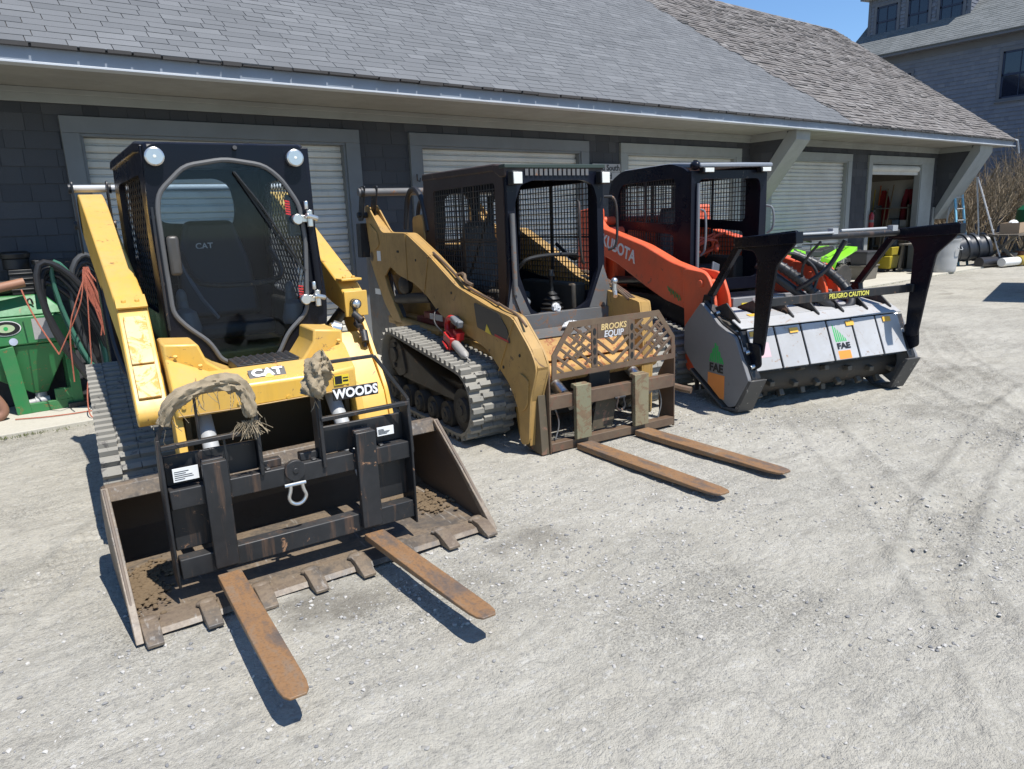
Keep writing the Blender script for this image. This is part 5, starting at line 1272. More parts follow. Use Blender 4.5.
# top hood panels (gray) with dark seams
P0,P1,P2,P3=(-.86,.80),(-1.22,.755),(-1.36,.69),(-1.50,.36)
def panel(name,a,b,x0,x1,mat,t=.012,par=None):
    d=Vector((b[0]-a[0],b[1]-a[1])).normalized();n=Vector((d.y,-d.x)) ; n=n if n.y>0 or n.x<0 else -n
    if n.y<0 and abs(n.y)>abs(n.x): n=-n
    m=MB(); m.plate([a,b,(b[0]+n.x*t,b[1]+n.y*t),(a[0]+n.x*t,a[1]+n.y*t)],'x',x0,x1); return m.obj(name,mat,par or hd,.004)
NP=6
m=MB(); m.plate([(-1.34,.685),(-1.47,.345),(-1.455,.345),(-1.33,.67)],'x',-.86,.98); m.obj('front_backing',BLKM,hd)
for i in range(NP):
    x0=-.80+i*(1.72/NP);x1=x0+1.72/NP-.022
    panel('front_panel',(-1.345,.69),(-1.485,.36),x0,x1,LGRY,.016)
for i in range(NP):
    x0=-.80+i*(1.72/NP);x1=x0+1.72/NP-.05
    panel('upper_panel',(-.90,.815),(-1.22,.765),x0,x1,LGRY,.012)
m=MB(); m.plate([(-1.22,.755),(-1.34,.70),(-1.34,.712),(-1.22,.772)],'x',-.85,.97); m.obj('hinge_beam',LGRY,hd,.004)
m=MB()
for i in range(NP+1):
    x=-.82+i*(1.72/NP); m.plate([(-.90,.83),(-1.1,.90),(-1.28,.76),(-1.28,.74),(-.90,.81)],'x',x,x+.016)
m.obj('hood_rib',BLKM,hd,.002)
for k,(x,v,z) in enumerate(((-.75,-1.37,.66),(-.33,-1.37,.655),(.30,-1.37,.66),(.74,-1.37,.66),(-.60,-1.16,.79))):
    m=MB()
    a=(v,z+.012);b=(v-.03,z-.058)
    if z<.7: m.plate([(v-.004+.0,z+.02),(v-.022,z-.02),(v-.026,z-.018),(v-.008,z+.022)],'x',x-.045,x+.045)
    else: m.plate([(v,z),(v-.05,z-.01),(v-.05,z-.006),(v,z+.004)],'x',x-.05,x+.05)
    m.obj('hazard_decal',plain('amber_decal',(.75,.42,.06),.45),hd)
Rf=basis((1,0,0),(0,.39,.92))
def onpanel(s,x,h): # s 0..1 down the front panel
    a=Vector((x,-1.345,.69));b=Vector((x,-1.485,.36));n=Vector((0,-.92,.39)); return a.lerp(b,s)+n*(h+.016)
m=MB()
for k in range(6):
    h=.42*(1-k/6.); 
    p=[onpanel(.55,.10+k*.022,.001),onpanel(.55,.10+k*.022+.015,.001),onpanel(.55-h,.10+k*.022+.010,.001),onpanel(.55-h-.04,.10+k*.022,.001)]
    m.f([m.v(q) for q in p])
m.obj('logo_triangle',DGRN,hd)
lettering('logo_letters','FAE',.07,LETB,hd,tuple(onpanel(.665,.175,.004)),Rf,.003,0,.002,sx=1.3)
m=MB(); m.f([m.v(onpanel(s,x,.001)) for s,x in ((.78,.10),(.78,.24),(.985,.24),(.985,.10))]); m.obj('logo_block',plain('bright_orange_decal',(.85,.27,.04),.45),hd)
m=MB(); m.f([m.v(onpanel(s,x,.001)) for s,x in ((.35,-.78),(.35,-.62),(.7,-.62),(.7,-.78))]); m.obj('faded_label',plain('faded_pink_label',(.6,.42,.44),.5),hd)
# drum and teeth
m=MB(); m.cyl((-.86,-1.18,.24),(.97,-1.18,.24),.155,n=26); m.obj('rotor_drum',GRIME,hd)
rr=random.Random(17)
for k in range(26):
    x=-.80+k*.067;a=(k*2.4)%(2*PI); 
    for a2 in (a,a+PI):
        c=Vector((x,-1.18+math.cos(a2)*.18,.24+math.sin(a2)*.18))
        if c.z<.05 or c.y>-1.12: continue
        m=MB(Matrix.Translation(c)@Matrix.Rotation(a2,4,'X')); m.box(-.025,.025,-.03,.03,-.022,.022); m.obj('rotor_tooth',paint('worn_tooth',(.085,.075,.06),.45,.5,(.14,.12,.09)),hd,.006)
m=MB()
for k in range(24): m.plate([(-.72,.32),(-.70,.05),(-.715,.05),(-.735,.32)],'x',-.84+k*.075,-.80+k*.075)
m.obj('rear_chain_curtain',BLKM,hd)
# push frame
for s,x in ((-1,-.80),(1,.93)):
    m=MB(); m.plate(rpoly([(-1.44,.50),(-1.56,.50),(-1.62,.9),(-1.68,1.24),(-1.86,1.40),(-1.88,1.51),(-1.26,1.455),(-1.22,1.36),(-1.42,1.345),(-1.46,1.28)],.03,3),'x',x-.012,x+.012)
    m.box(x-.035,x+.035,-1.90,-1.22,1.40,1.475,None) if False else m.bar((x,-1.90,1.455),(x,-1.20,1.41),.07,.085,(0,0,1))
    m.bar((x,-1.22,1.38),(x,-.80,.86),.045,.06,(0,0,1)); m.plate([(-.75,.80),(-.92,.80),(-.90,.95),(-.80,.95)],'x',x-.03,x+.03)
    m.plate(rpoly([(-1.40,.60),(-1.55,.60),(-1.57,.42),(-1.46,.36)],.03),'x',x-.03 if s<0 else x+.012,x-.012 if s<0 else x+.03)
    m.obj('push_frame',BLK,hd,.004)
m=MB(); m.cyl((-.80,-1.30,1.425),(.93,-1.30,1.425),.03,n=14); m.obj('push_bar',BLKM,hd)
m=MB(); m.cyl((.22,-1.30,1.466),(.75,-1.30,1.466),.013,n=10);m.box(.1,.16,-1.33,-1.27,1.44,1.49);m.box(.8,.86,-1.33,-1.27,1.44,1.49);m.cyl((-.3,-1.335,1.455),(.1,-1.335,1.455),.01,n=8)
m.obj('damper_rod',GALV,hd)
m=MB(); m.bar((-.80,-1.50,.93),(.93,-1.45,.93),.03,.07,(0,0,1)); m.box(.90,.955,-1.50,-1.42,.90,.97); br=m.obj('lower_bar',BLKM,hd,.005)
lettering('bar_letters','PERI CRUSHIAL',.075,plain('yellow_lettering',(.7,.65,.12),.5),br,(.14,-1.4945,.93),basis((1,.029,0),(0,0,1)),.004,0,.003,sx=.9) if False else lettering('bar_letters','PELIGRO CAUTION',.056,plain('yellow_lettering',(.7,.65,.12),.5),br,(.16,-1.4945,.93),basis((1,.029,0),(0,0,1)),.001,0,.003,sx=.95)
# mounting plate with stickers
m=MB(); m.box(-.55,.62,-.86,-.80,.60,.90); m.box(-.60,.66,-.80,-.6,.3,.55); mp=m.obj('mount_plate',MGRY,hd,.008)
m=MB(); m.box(-.46,-.36,-.866,-.861,.79,.85); m.obj('yellow_sticker',DYEL,mp)
m=MB(); m.box(-.15,.02,-.866,-.861,.80,.88); m.box(.05,.12,-.866,-.861,.86,.875); m.obj('white_sticker',WHT,mp)
m=MB(); m.box(-.34,-.20,-.865,-.861,.80,.89); m.obj('red_sticker',plain('sticker_print',(.35,.3,.3),.5),mp)
def ribbed(pts,r,par,name='hydraulic_hose'):
    m=MB(); m.tube(pts,r,12,smooth=3); o=m.obj(name,HOSE,par); return o
ribbed([(-.15,-.78,1.25),(-.02,-.95,1.12),(.12,-1.05,.98),(.25,-1.12,.82),(.42,-1.18,.74),(.58,-1.15,.78),(.64,-1.02,.92),(.50,-.85,1.12),(.30,-.65,1.25)],.042,hd)
ribbed([(-.18,-.72,1.18),(-.05,-.90,1.03),(.10,-.98,.90),(.22,-1.02,.80)],.04,hd)
m=MB()
for pts in ([(-.15,-.78,1.25),(-.02,-.95,1.12),(.12,-1.05,.98),(.25,-1.12,.82)],[(.64,-1.02,.92),(.50,-.85,1.12),(.30,-.65,1.25)]):
    P=[Vector(p) for p in pts]
    for a,b in zip(P[:-1],P[1:]):
        for k in range(5):
            c=a.lerp(b,k/5);d=(b-a).normalized(); m.cyl(c,c+d*.012,.049,n=12)
m.obj('hose_guard',BLKM,hd)
m=MB(); m.tube([(.02,-1.28,1.38),(.0,-1.1,1.2),(.1,-1.0,1.0)],.012,6,smooth=2);m.tube([(.3,-1.28,1.38),(.22,-1.2,1.15),(.1,-1.15,1.05),(.05,-1.0,.95)],.022,8,smooth=2);m.tube([(-.1,-.9,1.3),(.1,-1.0,1.25),(.2,-1.1,1.1),(.15,-1.1,.95)],.014,8,smooth=2)
m.obj('thin_hose',HOSE,hd)
# ================================================================ green hopper at left
GREEN=paint('green_machine_paint',(.02,.20,.06),.4,.55,(.13,.16,.08),chip=.14,chipcol=(.15,.08,.03),top=.15)
GREEND=GREEN
hp=empty('spray_hopper',(.1,8.13,.035),0,'green steel hopper machine on legs with round black-white logo, left of the yellow loader','hopper')
m=MB()
def frus(m,x0,x1,y0,y1,z0,X0,X1,Y0,Y1,z1):
    m.loft([[(x0,y0,z0),(x1,y0,z0),(x1,y1,z0),(x0,y1,z0)],[(X0,Y0,z1),(X1,Y0,z1),(X1,Y1,z1),(X0,Y1,z1)]])
frus(m,-.45,.68,.0,.40,.66,-.45,.68,.0,.40,.93)
m.obj('tank',GREEN,hp,.015)
m=MB(); frus(m,-.45,.68,.0,.40,.935,-.2,.52,.10,.38,1.12); m.obj('tank_lid',GREEN,hp,.01)
m=MB(); frus(m,.30,.42,.15,.25,.16,-.43,.66,.02,.38,.655); m.obj('hopper_cone',GREEN,hp,.008)
for x in (.13,.60):
    m=MB(); m.loft([[(x,-.02,.0),(x+.12,-.02,.0),(x+.12,.04,.0),(x,.04,.0)],[(x-.05,-.02,.64),(x+.07,-.02,.66),(x+.07,.04,.66),(x-.05,.04,.64)]]) if x<.3 else m.box(x,x+.09,-.02,.04,0,.66)
    m.obj('leg',GREEN,hp,.004)
for x in (-.42,.60):
    m=MB(); m.box(x,x+.08,.34,.40,0,.66); m.obj('leg',GREEN,hp,.004)
m=MB(); m.box(.24,.60,-.015,.035,.0,.09); m.box(.46,.62,-.018,.03,.09,.2); m.obj('base_rail',GREEN,hp,.004)
m=MB(); m.cyl((.36,.2,.16),(.36,.2,.08),.05,n=14); m.cyl((.20,.12,.07),(.42,.12,.09),.035,n=12); m.cyl((.3,.12,.08),(.31,.12,.08),.05,n=12); m.obj('outlet_fitting',GALV,hp)
m=MB(Matrix.Translation((.17,-.003,.83))@Matrix.Rotation(PI/2,4,'X')); m.lathe([(.115,0),(.115,.003)],(0,0,0),30); m.bm.transform(Matrix.Translation((.17,0,.83))@Matrix.Diagonal((1.05,1,.62,1))@Matrix.Translation((-.17,0,-.83))); lg=m.obj('logo_disc',WHT,hp)
m=MB(Matrix.Translation((.17,-.007,.83))@Matrix.Rotation(PI/2,4,'X')); m.lathe([(.107,0),(.107,.002)],(0,0,0),30); m.bm.transform(Matrix.Translation((.17,0,.83))@Matrix.Diagonal((1.05,1,.60,1))@Matrix.Translation((-.17,0,-.83))); m.obj('logo_ring',LETB,lg)
m=MB(Matrix.Translation((.17,-.010,.83))@Matrix.Rotation(PI/2,4,'X')); m.lathe([(.062,0),(.062,.002)],(0,0,0),24); m.bm.transform(Matrix.Translation((.17,0,.83))@Matrix.Diagonal((1.15,1,.62,1))@Matrix.Translation((-.17,0,-.83))); m.obj('logo_centre',plain('pale_green_logo',(.4,.5,.3),.5),lg)
m=MB(Matrix.Translation((.17,-.013,.83))@Matrix.Rotation(PI/2,4,'X')); m.lathe([(.018,0),(.018,.001)],(0,0,0),18); m.obj('logo_swirl',DGRN,lg)
m=MB(Matrix.Translation((.21,-.004,.70))@Matrix.Rotation(PI/2,4,'X')); m.lathe([(.035,0),(.035,.002)],(0,0,0),20); m.obj('round_sticker',plain('blue_white_sticker',(.45,.5,.62),.5,var=.5),hp)
m=MB(); m.box(.38,.56,-.004,-.001,.70,.90); pt_=m.obj('data_plate',plain('gray_data_plate',(.36,.35,.34),.5,var=.4),hp)
m=MB(); m.tube([(.38,.05,1.02),(.38,.03,1.08),(.41,.02,1.09),(.42,.03,1.03)],.009,6,smooth=1); m.obj('lid_latch',BLKM,hp)
m=MB(); m.box(.28,.47,.12,.30,1.12,1.36); m.cyl((.36,.25,1.36),(.36,.25,1.46),.11,n=18); m.lathe([(.12,0),(.13,.05),(.1,.07)],(.36,.25,1.46),18); m.cyl((.15,.2,1.2),(.3,.2,1.2),.07,n=14)
for k in range(4): m.box(.275,.475,.11,.125,1.16+k*.05,1.18+k*.05)
m.obj('motor',LETB,hp,.01)
# brown hose at left and gray hoses, on the apron
m=MB(); m.tube([(-.6,8.2,.95),(-.1,8.12,1.15),(.25,8.1,1.24),(.48,8.12,1.28)],.042,12,smooth=3); tag(m.obj('suction_hose',plain('brown_rubber_hose',(.30,.15,.09),.6),None),'thick brown rubber hose entering the motor on top of the green hopper','hose')
m=MB(); m.tube([(-.5,8.05,.55),(-.1,8.0,.50),(.1,8.0,.25),(.15,8.0,.06),(-.2,7.95,.05),(-.6,7.95,.06)],.045,12,smooth=3); tag(m.obj('discharge_hose',plain('faded_brown_hose',(.25,.13,.085),.65),None),'faded brown hose drooping down left of the green hopper leg','hose')
m=MB()
for k in range(3): m.tube([(-.6,7.98+.02*k,.3-.06*k),(-.15,7.97,.28-.06*k),(.02,7.96,.2-.05*k),(-.1,7.93,.08),(-.5,7.93,.07)],.016,8,smooth=3)
m.tube([(-.08,7.96,.62),(-.03,7.95,.45),(.0,7.95,.35)],.022,8); tag(m.obj('hose_bundle',plain('gray_hose',(.2,.2,.2),.5),None),'thin gray hoses looped low on the concrete at the left edge','hose')
# rack with coiled black hoses right of the hopper
rk=empty('hose_rack',(.95,8.05,.035),0,'steel rack hidden under coiled hoses between green hopper and yellow loader','rack')
m=MB(); m.bar((0.05,.3,0),(.05,.3,1.5),.06,.06); m.bar((-.35,.3,1.42),(.32,.3,1.42),.05,.05); m.bar((-.35,-.1,1.42),(-.35,.3,1.42),.04,.04);m.bar((.22,-.25,1.45),(.22,.3,1.45),.04,.04); m.box(-.3,.3,.0,.5,0,.05); m.obj('frame',BLKM,rk,.004)
m=MB(); m.box(.16,.26,-.3,-.18,1.38,1.5); m.cyl((.1,-.25,1.42),(.16,-.25,1.42),.04,n=12); m.obj('bracket',GALV,rk,.006)
def coil(name,mat,cx,cz,y,rx,rz_,r,n,seed,label,tilt=0,dy=.05):
    m=MB();rr=random.Random(seed)
    for k in range(n):
        P=[];ph=rr.uniform(0,6)
        for i in range(22):
            a=2*PI*i/22; e=1+.05*math.sin(3*a+ph)
            P.append((cx+math.cos(a)*rx*e*(1-.06*k)+tilt*math.sin(a)*rz_,y+dy*k*.8+.02*math.sin(a*2+ph),cz+math.sin(a)*rz_*e*(1-.05*k)-.04*k))
        m.tube(P,r,10,closed=True)
    return tag(m.obj(name,mat,None),label,'hose','coiled hoses hung on the rack')
coil('coiled_hose',HOSE,.82,.88,7.80,.20,.60,.028,4,1,'black rubber hose hung in long loops, nearest the green hopper',-.26)
coil('coiled_hose',plain('gray_black_hose',(.05,.052,.055),.5),1.0,.93,7.93,.17,.60,.026,4,2,'thinner black hose looped behind the others next to the loader track',-.05)
coil('coiled_hose',plain('green_hose',(.05,.16,.11),.5),.86,.92,7.86,.12,.54,.02,3,3,'dark green garden hose looped between the black hoses',-.22)
ROPE=cloth('orange_cord',(.60,.20,.13),160)
m=MB(); rr=random.Random(14); P0=Vector((.95,7.74,1.38))
ends=[(.62,7.72,.62),(.70,7.70,.35),(.86,7.66,.52),(1.02,7.7,.55),(1.10,7.68,.98),(1.16,7.72,.6),(1.12,7.72,.85)]
for e in ends:
    e=Vector(e);mid=P0.lerp(e,.5)+Vector((rr.gauss(0,.05),-.03,rr.gauss(0,.03)))
    m.tube([P0+Vector((rr.gauss(0,.015),0,0)),P0.lerp(mid,.5)+Vector((0,-.02,0)),mid,e],.006,6,smooth=3)
for k in range(26):
    x=rr.gauss(.95,.012); m.tube([(x,7.74,1.40),(x+rr.gauss(0,.015),7.72,1.25),(x+.04+rr.gauss(0,.02),7.71,1.05),(x+.1+rr.gauss(0,.03),7.71,rr.uniform(.6,.95))],.006,5,smooth=1)
m.tube([(.86,7.66,.52),(.78,7.6,.3),(.74,7.45,.05),(.80,7.38,.045),(1.0,7.36,.045),(1.1,7.38,.04)],.006,6,smooth=3)
m.tube([(.62,7.72,.62),(.53,7.8,.85),(.47,7.9,1.05),(.44,7.98,1.22)],.007,6,smooth=2)
m.tube([(.2,7.9,.045),(.5,7.75,.045),(.9,7.72,.045),(1.1,7.72,.045)],.006,6,smooth=2)
tag(m.obj('tangled_cord',ROPE,None),'tangled orange cord tied in a bunch over the coiled hoses','cord')
# rope bundle seen beyond the left arm
m=MB(); rr=random.Random(4)
for k in range(0):
    x=1.28+rr.gauss(0,.04);y=6.9+rr.gauss(0,.05);z=1.1+rr.gauss(0,.1); m.tube([(x,y,z+.25),(x+rr.gauss(0,.03),y,z+.05),(x+rr.gauss(0,.04),y,z-.2)],.006,5,smooth=1)
# ================================================================ ATV
av=empty('quad_bike',(13.55,7.9,.035),-6,'lime green quad bike parked on the apron before the fourth garage door','quad bike')
LIME=paint('lime_plastic',(.22,.62,.03),.3,.2,(.2,.22,.12))
for (x,y) in ((-.62,-.38),(-.62,.38),(.62,-.38),(.62,.38)):
    m=MB(); m.T=Matrix.Translation((x,y,.27))@Matrix.Rotation(PI/2,4,'X'); m.lathe([(.15,-.1),(.24,-.11),(.27,-.07),(.275,0),(.27,.07),(.24,.11),(.15,.1)],(0,0,0),26)
    m.T=Matrix.Identity(4)
    for k in range(16):
        a=2*PI*k/16
        for s in (-1,1): m.bar((x+math.cos(a)*.27,y+s*.01,.27+math.sin(a)*.27),(x+math.cos(a+.12)*.275,y+s*.09,.27+math.sin(a+.12)*.275),.03,.02)
    w_=m.obj('tyre',RUBD,av)
    m=MB(Matrix.Translation((x,y,.27))@Matrix.Rotation(PI/2,4,'X')); m.lathe([(.02,-.06),(.09,-.05),(.14,-.09),(.15,-.09),(.15,.09),(.14,.09),(.09,.05),(.02,.06)],(0,0,0),22); m.obj('rim',CHR,w_)
m=MB(); m.box(-.5,.5,-.14,.14,.3,.5); m.bar((-.62,-.34,.27),(-.62,.34,.27),.05,.05); m.bar((.62,-.34,.27),(.62,.34,.27),.05,.05); m.box(-.25,.25,-.18,.18,.4,.66); m.box(-.3,.35,-.36,-.16,.28,.32); m.obj('frame',GRIME,av,.02)
for s in (-1,1):
    for (xa,xb) in ((-1.0,-.28),(.28,1.0)):
        f=1 if xa>0 else -1
        m=MB(); P=[(.25*f,.50),(.34*f,.66),(.55*f,.72),(.80*f,.80),(.98*f,.86)]
        secs=[[(x,s*.14,z+.02),(x,s*.50,z-.06*(1 if i<4 else 0)),(x,s*.50,z-.075),(x,s*.14,z)] for i,(x,z) in enumerate(P)]
        m.loft(secs); m.obj('fender',LIME,av,.008)
m=MB(); m.loft([[(-.1,-.13,.62),(-.1,.13,.62),(-.1,.10,.82),(-.1,-.10,.82)],[(-.5,-.16,.64),(-.5,.16,.64),(-.5,.1,.9),(-.5,-.1,.9)],[(-.92,-.12,.62),(-.92,.12,.62),(-.92,.06,.76),(-.92,-.06,.76)]]); m.obj('front_cowl',LIME,av,.015)
m=MB(); m.loft([[(-.12,-.12,.7),(-.12,.12,.7),(-.12,.1,.84),(-.12,-.1,.84)],[(.3,-.15,.68),(.3,.15,.68),(.3,.13,.80),(.3,-.13,.80)],[(.8,-.13,.78),(.8,.13,.78),(.8,.1,.88),(.8,-.1,.88)]]); m.obj('saddle',SEAT,av,.02)
m=MB(); m.tube([(-.40,-.40,1.02),(-.36,-.25,1.05),(-.42,-.08,.98),(-.42,.08,.98),(-.36,.25,1.05),(-.40,.40,1.02)],.014,8,smooth=2); m.bar((-.5,0,.7),(-.42,0,.98),.04,.04); m.cyl((-.4,-.42,1.02),(-.37,-.28,1.045),.022,n=10);m.cyl((-.4,.42,1.02),(-.37,.28,1.045),.022,n=10); m.obj('handlebar',BLKM,av)
m=MB()
for x in (.45,.9): m.tube([(x,-.36,.92),(x,.36,.92)],.012,6)
for y in (-.36,-.12,.12,.36): m.tube([(.4,y,.92),(.95,y,.92)],.010,6)
for y in (-.3,.3): m.tube([(.6,y,.92),(.6,y,.74)],.01,6)
for x in (-.6,-.95): m.tube([(x,-.32,.92),(x,.32,.92)],.012,6)
for y in (-.32,0,.32): m.tube([(-.55,y,.92),(-1.0,y,.92)],.010,6)
m.obj('rack',BLKM,av)
m=MB(); m.cyl((.35,-.2,.62),(.9,-.22,.66),.06,n=14); m.ell((-.45,-.05,.93),(.09,.09,.06)); m.obj('exhaust',CHR,av)
# ================================================================ clutter at the right end
def obj1(m,name,mat,label,cat,bevel=0,group=None,loc=None):
    return tag(m.obj(name,mat,None,bevel),label,cat,group)
tc=empty('trash_can',(19.35,7.62,.035),0,'tall galvanised trash can, largest pail beside the right end of the garage','trash can')
m=MB(); rr=[(.30,0),(.31,.02)]+[(.31+.055*(k/10)+(.006 if k%3==0 else 0),.02+.08*k) for k in range(1,10)]+[(.385,.78),(.385,.80),(.355,.80),(.30,.05)]
m.lathe(rr,(0,0,0),36); m.obj('body',GALV,tc)
m=MB()
for s in (-1,1): m.tube([(s*.36,-.1,.58),(s*.41,-.08,.5),(s*.41,.08,.5),(s*.36,.1,.58)],.01,6,smooth=1)
m.tube([(-.12,-.37,.6),(-.08,-.42,.54),(.08,-.42,.54),(.12,-.37,.6)],.01,6,smooth=1); m.obj('handle',GALV,tc)
sp=empty('bucket_pail',(18.65,7.75,.035),0,'small white plastic pail left of the galvanised trash can','pail')
m=MB(); m.lathe([(.14,0),(.17,.33),(.185,.34),(.185,.36),(.165,.36),(.13,.03)],(0,0,0),24); m.obj('body',plain('dirty_white_plastic',(.45,.46,.46),.5),sp)
m=MB(); m.tube([(-.17,0,.33),(-.15,-.12,.24),(0,-.18,.2),(.15,-.12,.24),(.17,0,.33)],.005,6,smooth=2); m.obj('bail',GALV,sp)
WOOD=paint('weathered_wood',(.16,.145,.12),.85,.4,(.08,.07,.055))
bn=empty('work_bench',(19.6,8.25,.035),0,'low weathered wooden bench behind the galvanised trash can','bench')
m=MB(); 
for k in range(4): m.box(-.75,.75,-.22+k*.11,-.12+k*.11,.66,.70)
m.obj('top',WOOD,bn,.003)
for x in (-.62,.62):
    for y in (-.16,.16):
        m=MB(); m.bar((x*1.1,y*1.2,0),(x,y,.66),.08,.05); m.obj('leg',WOOD,bn,.003)
m=MB(); m.box(-.6,.6,-.18,-.14,.3,.38); m.obj('rail',WOOD,bn,.003)
def ladder(x,y,rz,h,lean,wd,mat,label,split=None):
    l=empty('step_ladder',(x,y,.035),rz,label,'ladder','ladders leaning at the garage corner')
    m=MB()
    for s in (-1,1): m.bar((s*wd/2,-lean,0),(s*wd/2*.8,0,h),.03,.08,(1,0,0))
    m.obj('side_rail',mat,l,.004)
    m=MB();n=int(h/.3)
    for k in range(1,n):
        t=k*.3/h; ww=wd/2*(1-.2*t); m.box(-ww,ww,-lean*(1-t)-.035,-lean*(1-t)+.035,k*.3-.012,k*.3+.012)
    m.obj('rung',GALV,l,.002)
    m=MB(); 
    for s in (-1,1): m.bar((s*wd/2,-lean+.5,0),(s*wd/2*.8,.02,h),.025,.04,(1,0,0))
    m.obj('rear_leg',GALV,l)
    return l
ladder(21.95,7.95,18,2.3,.75,.5,paint('light_ladder_rail',(.55,.55,.56),.4,.3),'paint-spattered pale aluminium ladder leaning nearest the trash can')
ladder(21.6,8.3,-8,2.25,.35,.42,plain('pale_blue_fibreglass',(.16,.38,.52),.5),'pale blue fibreglass ladder standing behind the aluminium ladder')
# things in front of the open storeroom
bk=empty('mop_bucket',(18.95,8.75,.035),0,'yellow wheeled mop bucket just inside the open storeroom door','mop bucket')
YP=plain('yellow_plastic',(.38,.30,.02),.5)
m=MB(); frus(m,-.2,.2,-.15,.15,.08,-.26,.26,-.18,.18,.40); m.obj('tub',YP,bk,.02)
m=MB(); frus(m,-.16,.16,-.16,.0,.40,-.18,.18,-.18,.02,.62); m.obj('wringer',YP,bk,.015)
for x in (-.17,.17):
    m=MB(); m.cyl((x-.015,-.1,.04),(x+.015,-.1,.04),.04,n=12); m.obj('caster',LETB,bk)
def crate(x,y,z,w_,d,h,mat,label,name='storage_crate'):
    c=empty(name,(x,y,z),0,label,'crate')
    m=MB(); frus(m,-w_/2*.9,w_/2*.9,-d/2*.9,d/2*.9,0,-w_/2,w_/2,-d/2,d/2,h); m.obj('body',mat,c,.01)
    m=MB(); m.box(-w_/2-.02,w_/2+.02,-d/2-.02,d/2+.02,h,h+.03); m.obj('rim',mat,c,.006); return c
crate(16.7,8.25,.035,.6,.4,.3,WOOD,'gray wooden crate on the apron between quad bike and storeroom')
crate(16.72,8.25,.37,.6,.4,.28,plain('dark_crate_plastic',(.035,.035,.04),.5),'dark plastic crate stacked on the gray wooden crate')
fx=empty('fire_extinguisher',(17.42,8.50,1.35),0,'small red fire extinguisher hung on the left trim of the open storeroom','extinguisher')
m=MB(); m.lathe([(.05,-.2),(.055,-.17),(.055,.12),(.035,.17),(.015,.2)],(0,0,0),18); m.obj('cylinder',plain('gloss_red',(.28,.015,.015),.35),fx)
m=MB(); m.box(-.02,.02,-.05,.02,.2,.24); m.tube([(.0,-.02,.2),(.06,-.03,.12),(.06,-.02,-.05)],.008,6,smooth=2); m.obj('valve',LETB,fx); m=MB(); m.cyl((0,0,-.04),(0,0,.02),.0565,n=18); m.obj('label_band',GRYS,fx)
def tool(x0,y0,x1,y1,h,mat,head,label,name,cat):
    t_=empty(name,(x0,y0,.035),0,label,cat,'long-handled tools in the storeroom')
    d=Vector((x1-x0,y1-y0,h)); m=MB(); m.cyl((0,0,0),tuple(d),.016,n=8); m.obj('shaft',mat,t_)
    m=MB(); 
    if head=='blade': m.plate(rpoly([(-.12,0),(.12,0),(.12,.3),(.0,.36),(-.12,.3)],.04),'y',-.01,.01); m.bm.transform(Matrix.Translation((0,0,0)))
    else: m.box(-.2,.2,-.02,.02,-.0,.05)
    m.obj('head',GRYS,t_); return t_
SHAFT=plain('ash_wood_handle',(.3,.2,.11),.6)
tool(19.3,9.15,20.5,9.45,2.2,SHAFT,'rake','wooden rake handle slanting across the storeroom opening','rake','rake')
tool(19.5,9.3,20.5,9.6,2.1,SHAFT,'blade','shovel leaning close behind the slanted rake','shovel','shovel')
tool(20.3,9.98,20.5,9.95,2.1,plain('yellow_handle',(.5,.36,.03),.5),'blade','yellow-handled shovel upright at the left of the storeroom','shovel','shovel')
tool(20.3,9.82,20.5,9.8,2.2,plain('orange_handle',(.5,.12,.02),.5),'rake','orange-handled rake beside the yellow-handled shovel','rake','rake')
for k,(x,c,lab) in enumerate(((18.05,(.3,.03,.03),'dark red jacket hanging left inside the storeroom'),(19.55,(.22,.03,.04),'maroon folding chair fabric hanging right inside the storeroom'),(19.8,(.26,.04,.05),'red cloth bag hanging at the far right of the storeroom'))):
    m=MB(); rr=random.Random(k); secs=[]
    for j in range(7):
        z=2.1-j*.2;wd=(.05,.12,.16,.17,.17,.16,.15)[j]
        secs.append([(x-wd,9.9-.05*math.sin(j),z),(x,9.86+rr.gauss(0,.02),z),(x+wd,9.9,z),(x+wd*.6,9.98,z),(x-wd*.6,9.98,z)])
    yy=(9.72,8.98,9.1)[k]; m.loft(secs); m.bm.transform(Matrix.Translation((20.55,yy,0))@Matrix.Rotation(PI/2,4,'Z')@Matrix.Translation((-x,-9.9,0))); obj1(m,('hanging_jacket','folded_camp_chair','cloth_bag')[k],cloth('cloth_%d'%k,c,40),lab,('jacket','camp chair','bag')[k])
m=MB()
for z in (.6,1.1,1.6): m.box(20.1,20.6,8.85,9.75,z,z+.03)
for y in (8.85,9.72): m.box(20.1,20.6,y,y+.03,0,1.7)
sh=empty('store_shelf',(0,0,0),0,'wooden shelf unit with boxes at the back of the storeroom','shelf'); m.obj('shelf_board',WOOD,sh)
rr=random.Random(31)
for k in range(7):
    x=8.9+(k%4)*.2;z=(.632,1.132)[k//4]; 
    m=MB(); m.box(20.15,20.4,x,x+.17,z,z+rr.uniform(.15,.3)); tag(m.obj('cardboard_box',plain('box_%d'%(k%3),[(.2,.14,.08),(.28,.27,.25),(.12,.16,.2)][k%3],.8),None,.004),'small box standing on the dim storeroom shelf','box','boxes on the storeroom shelf')
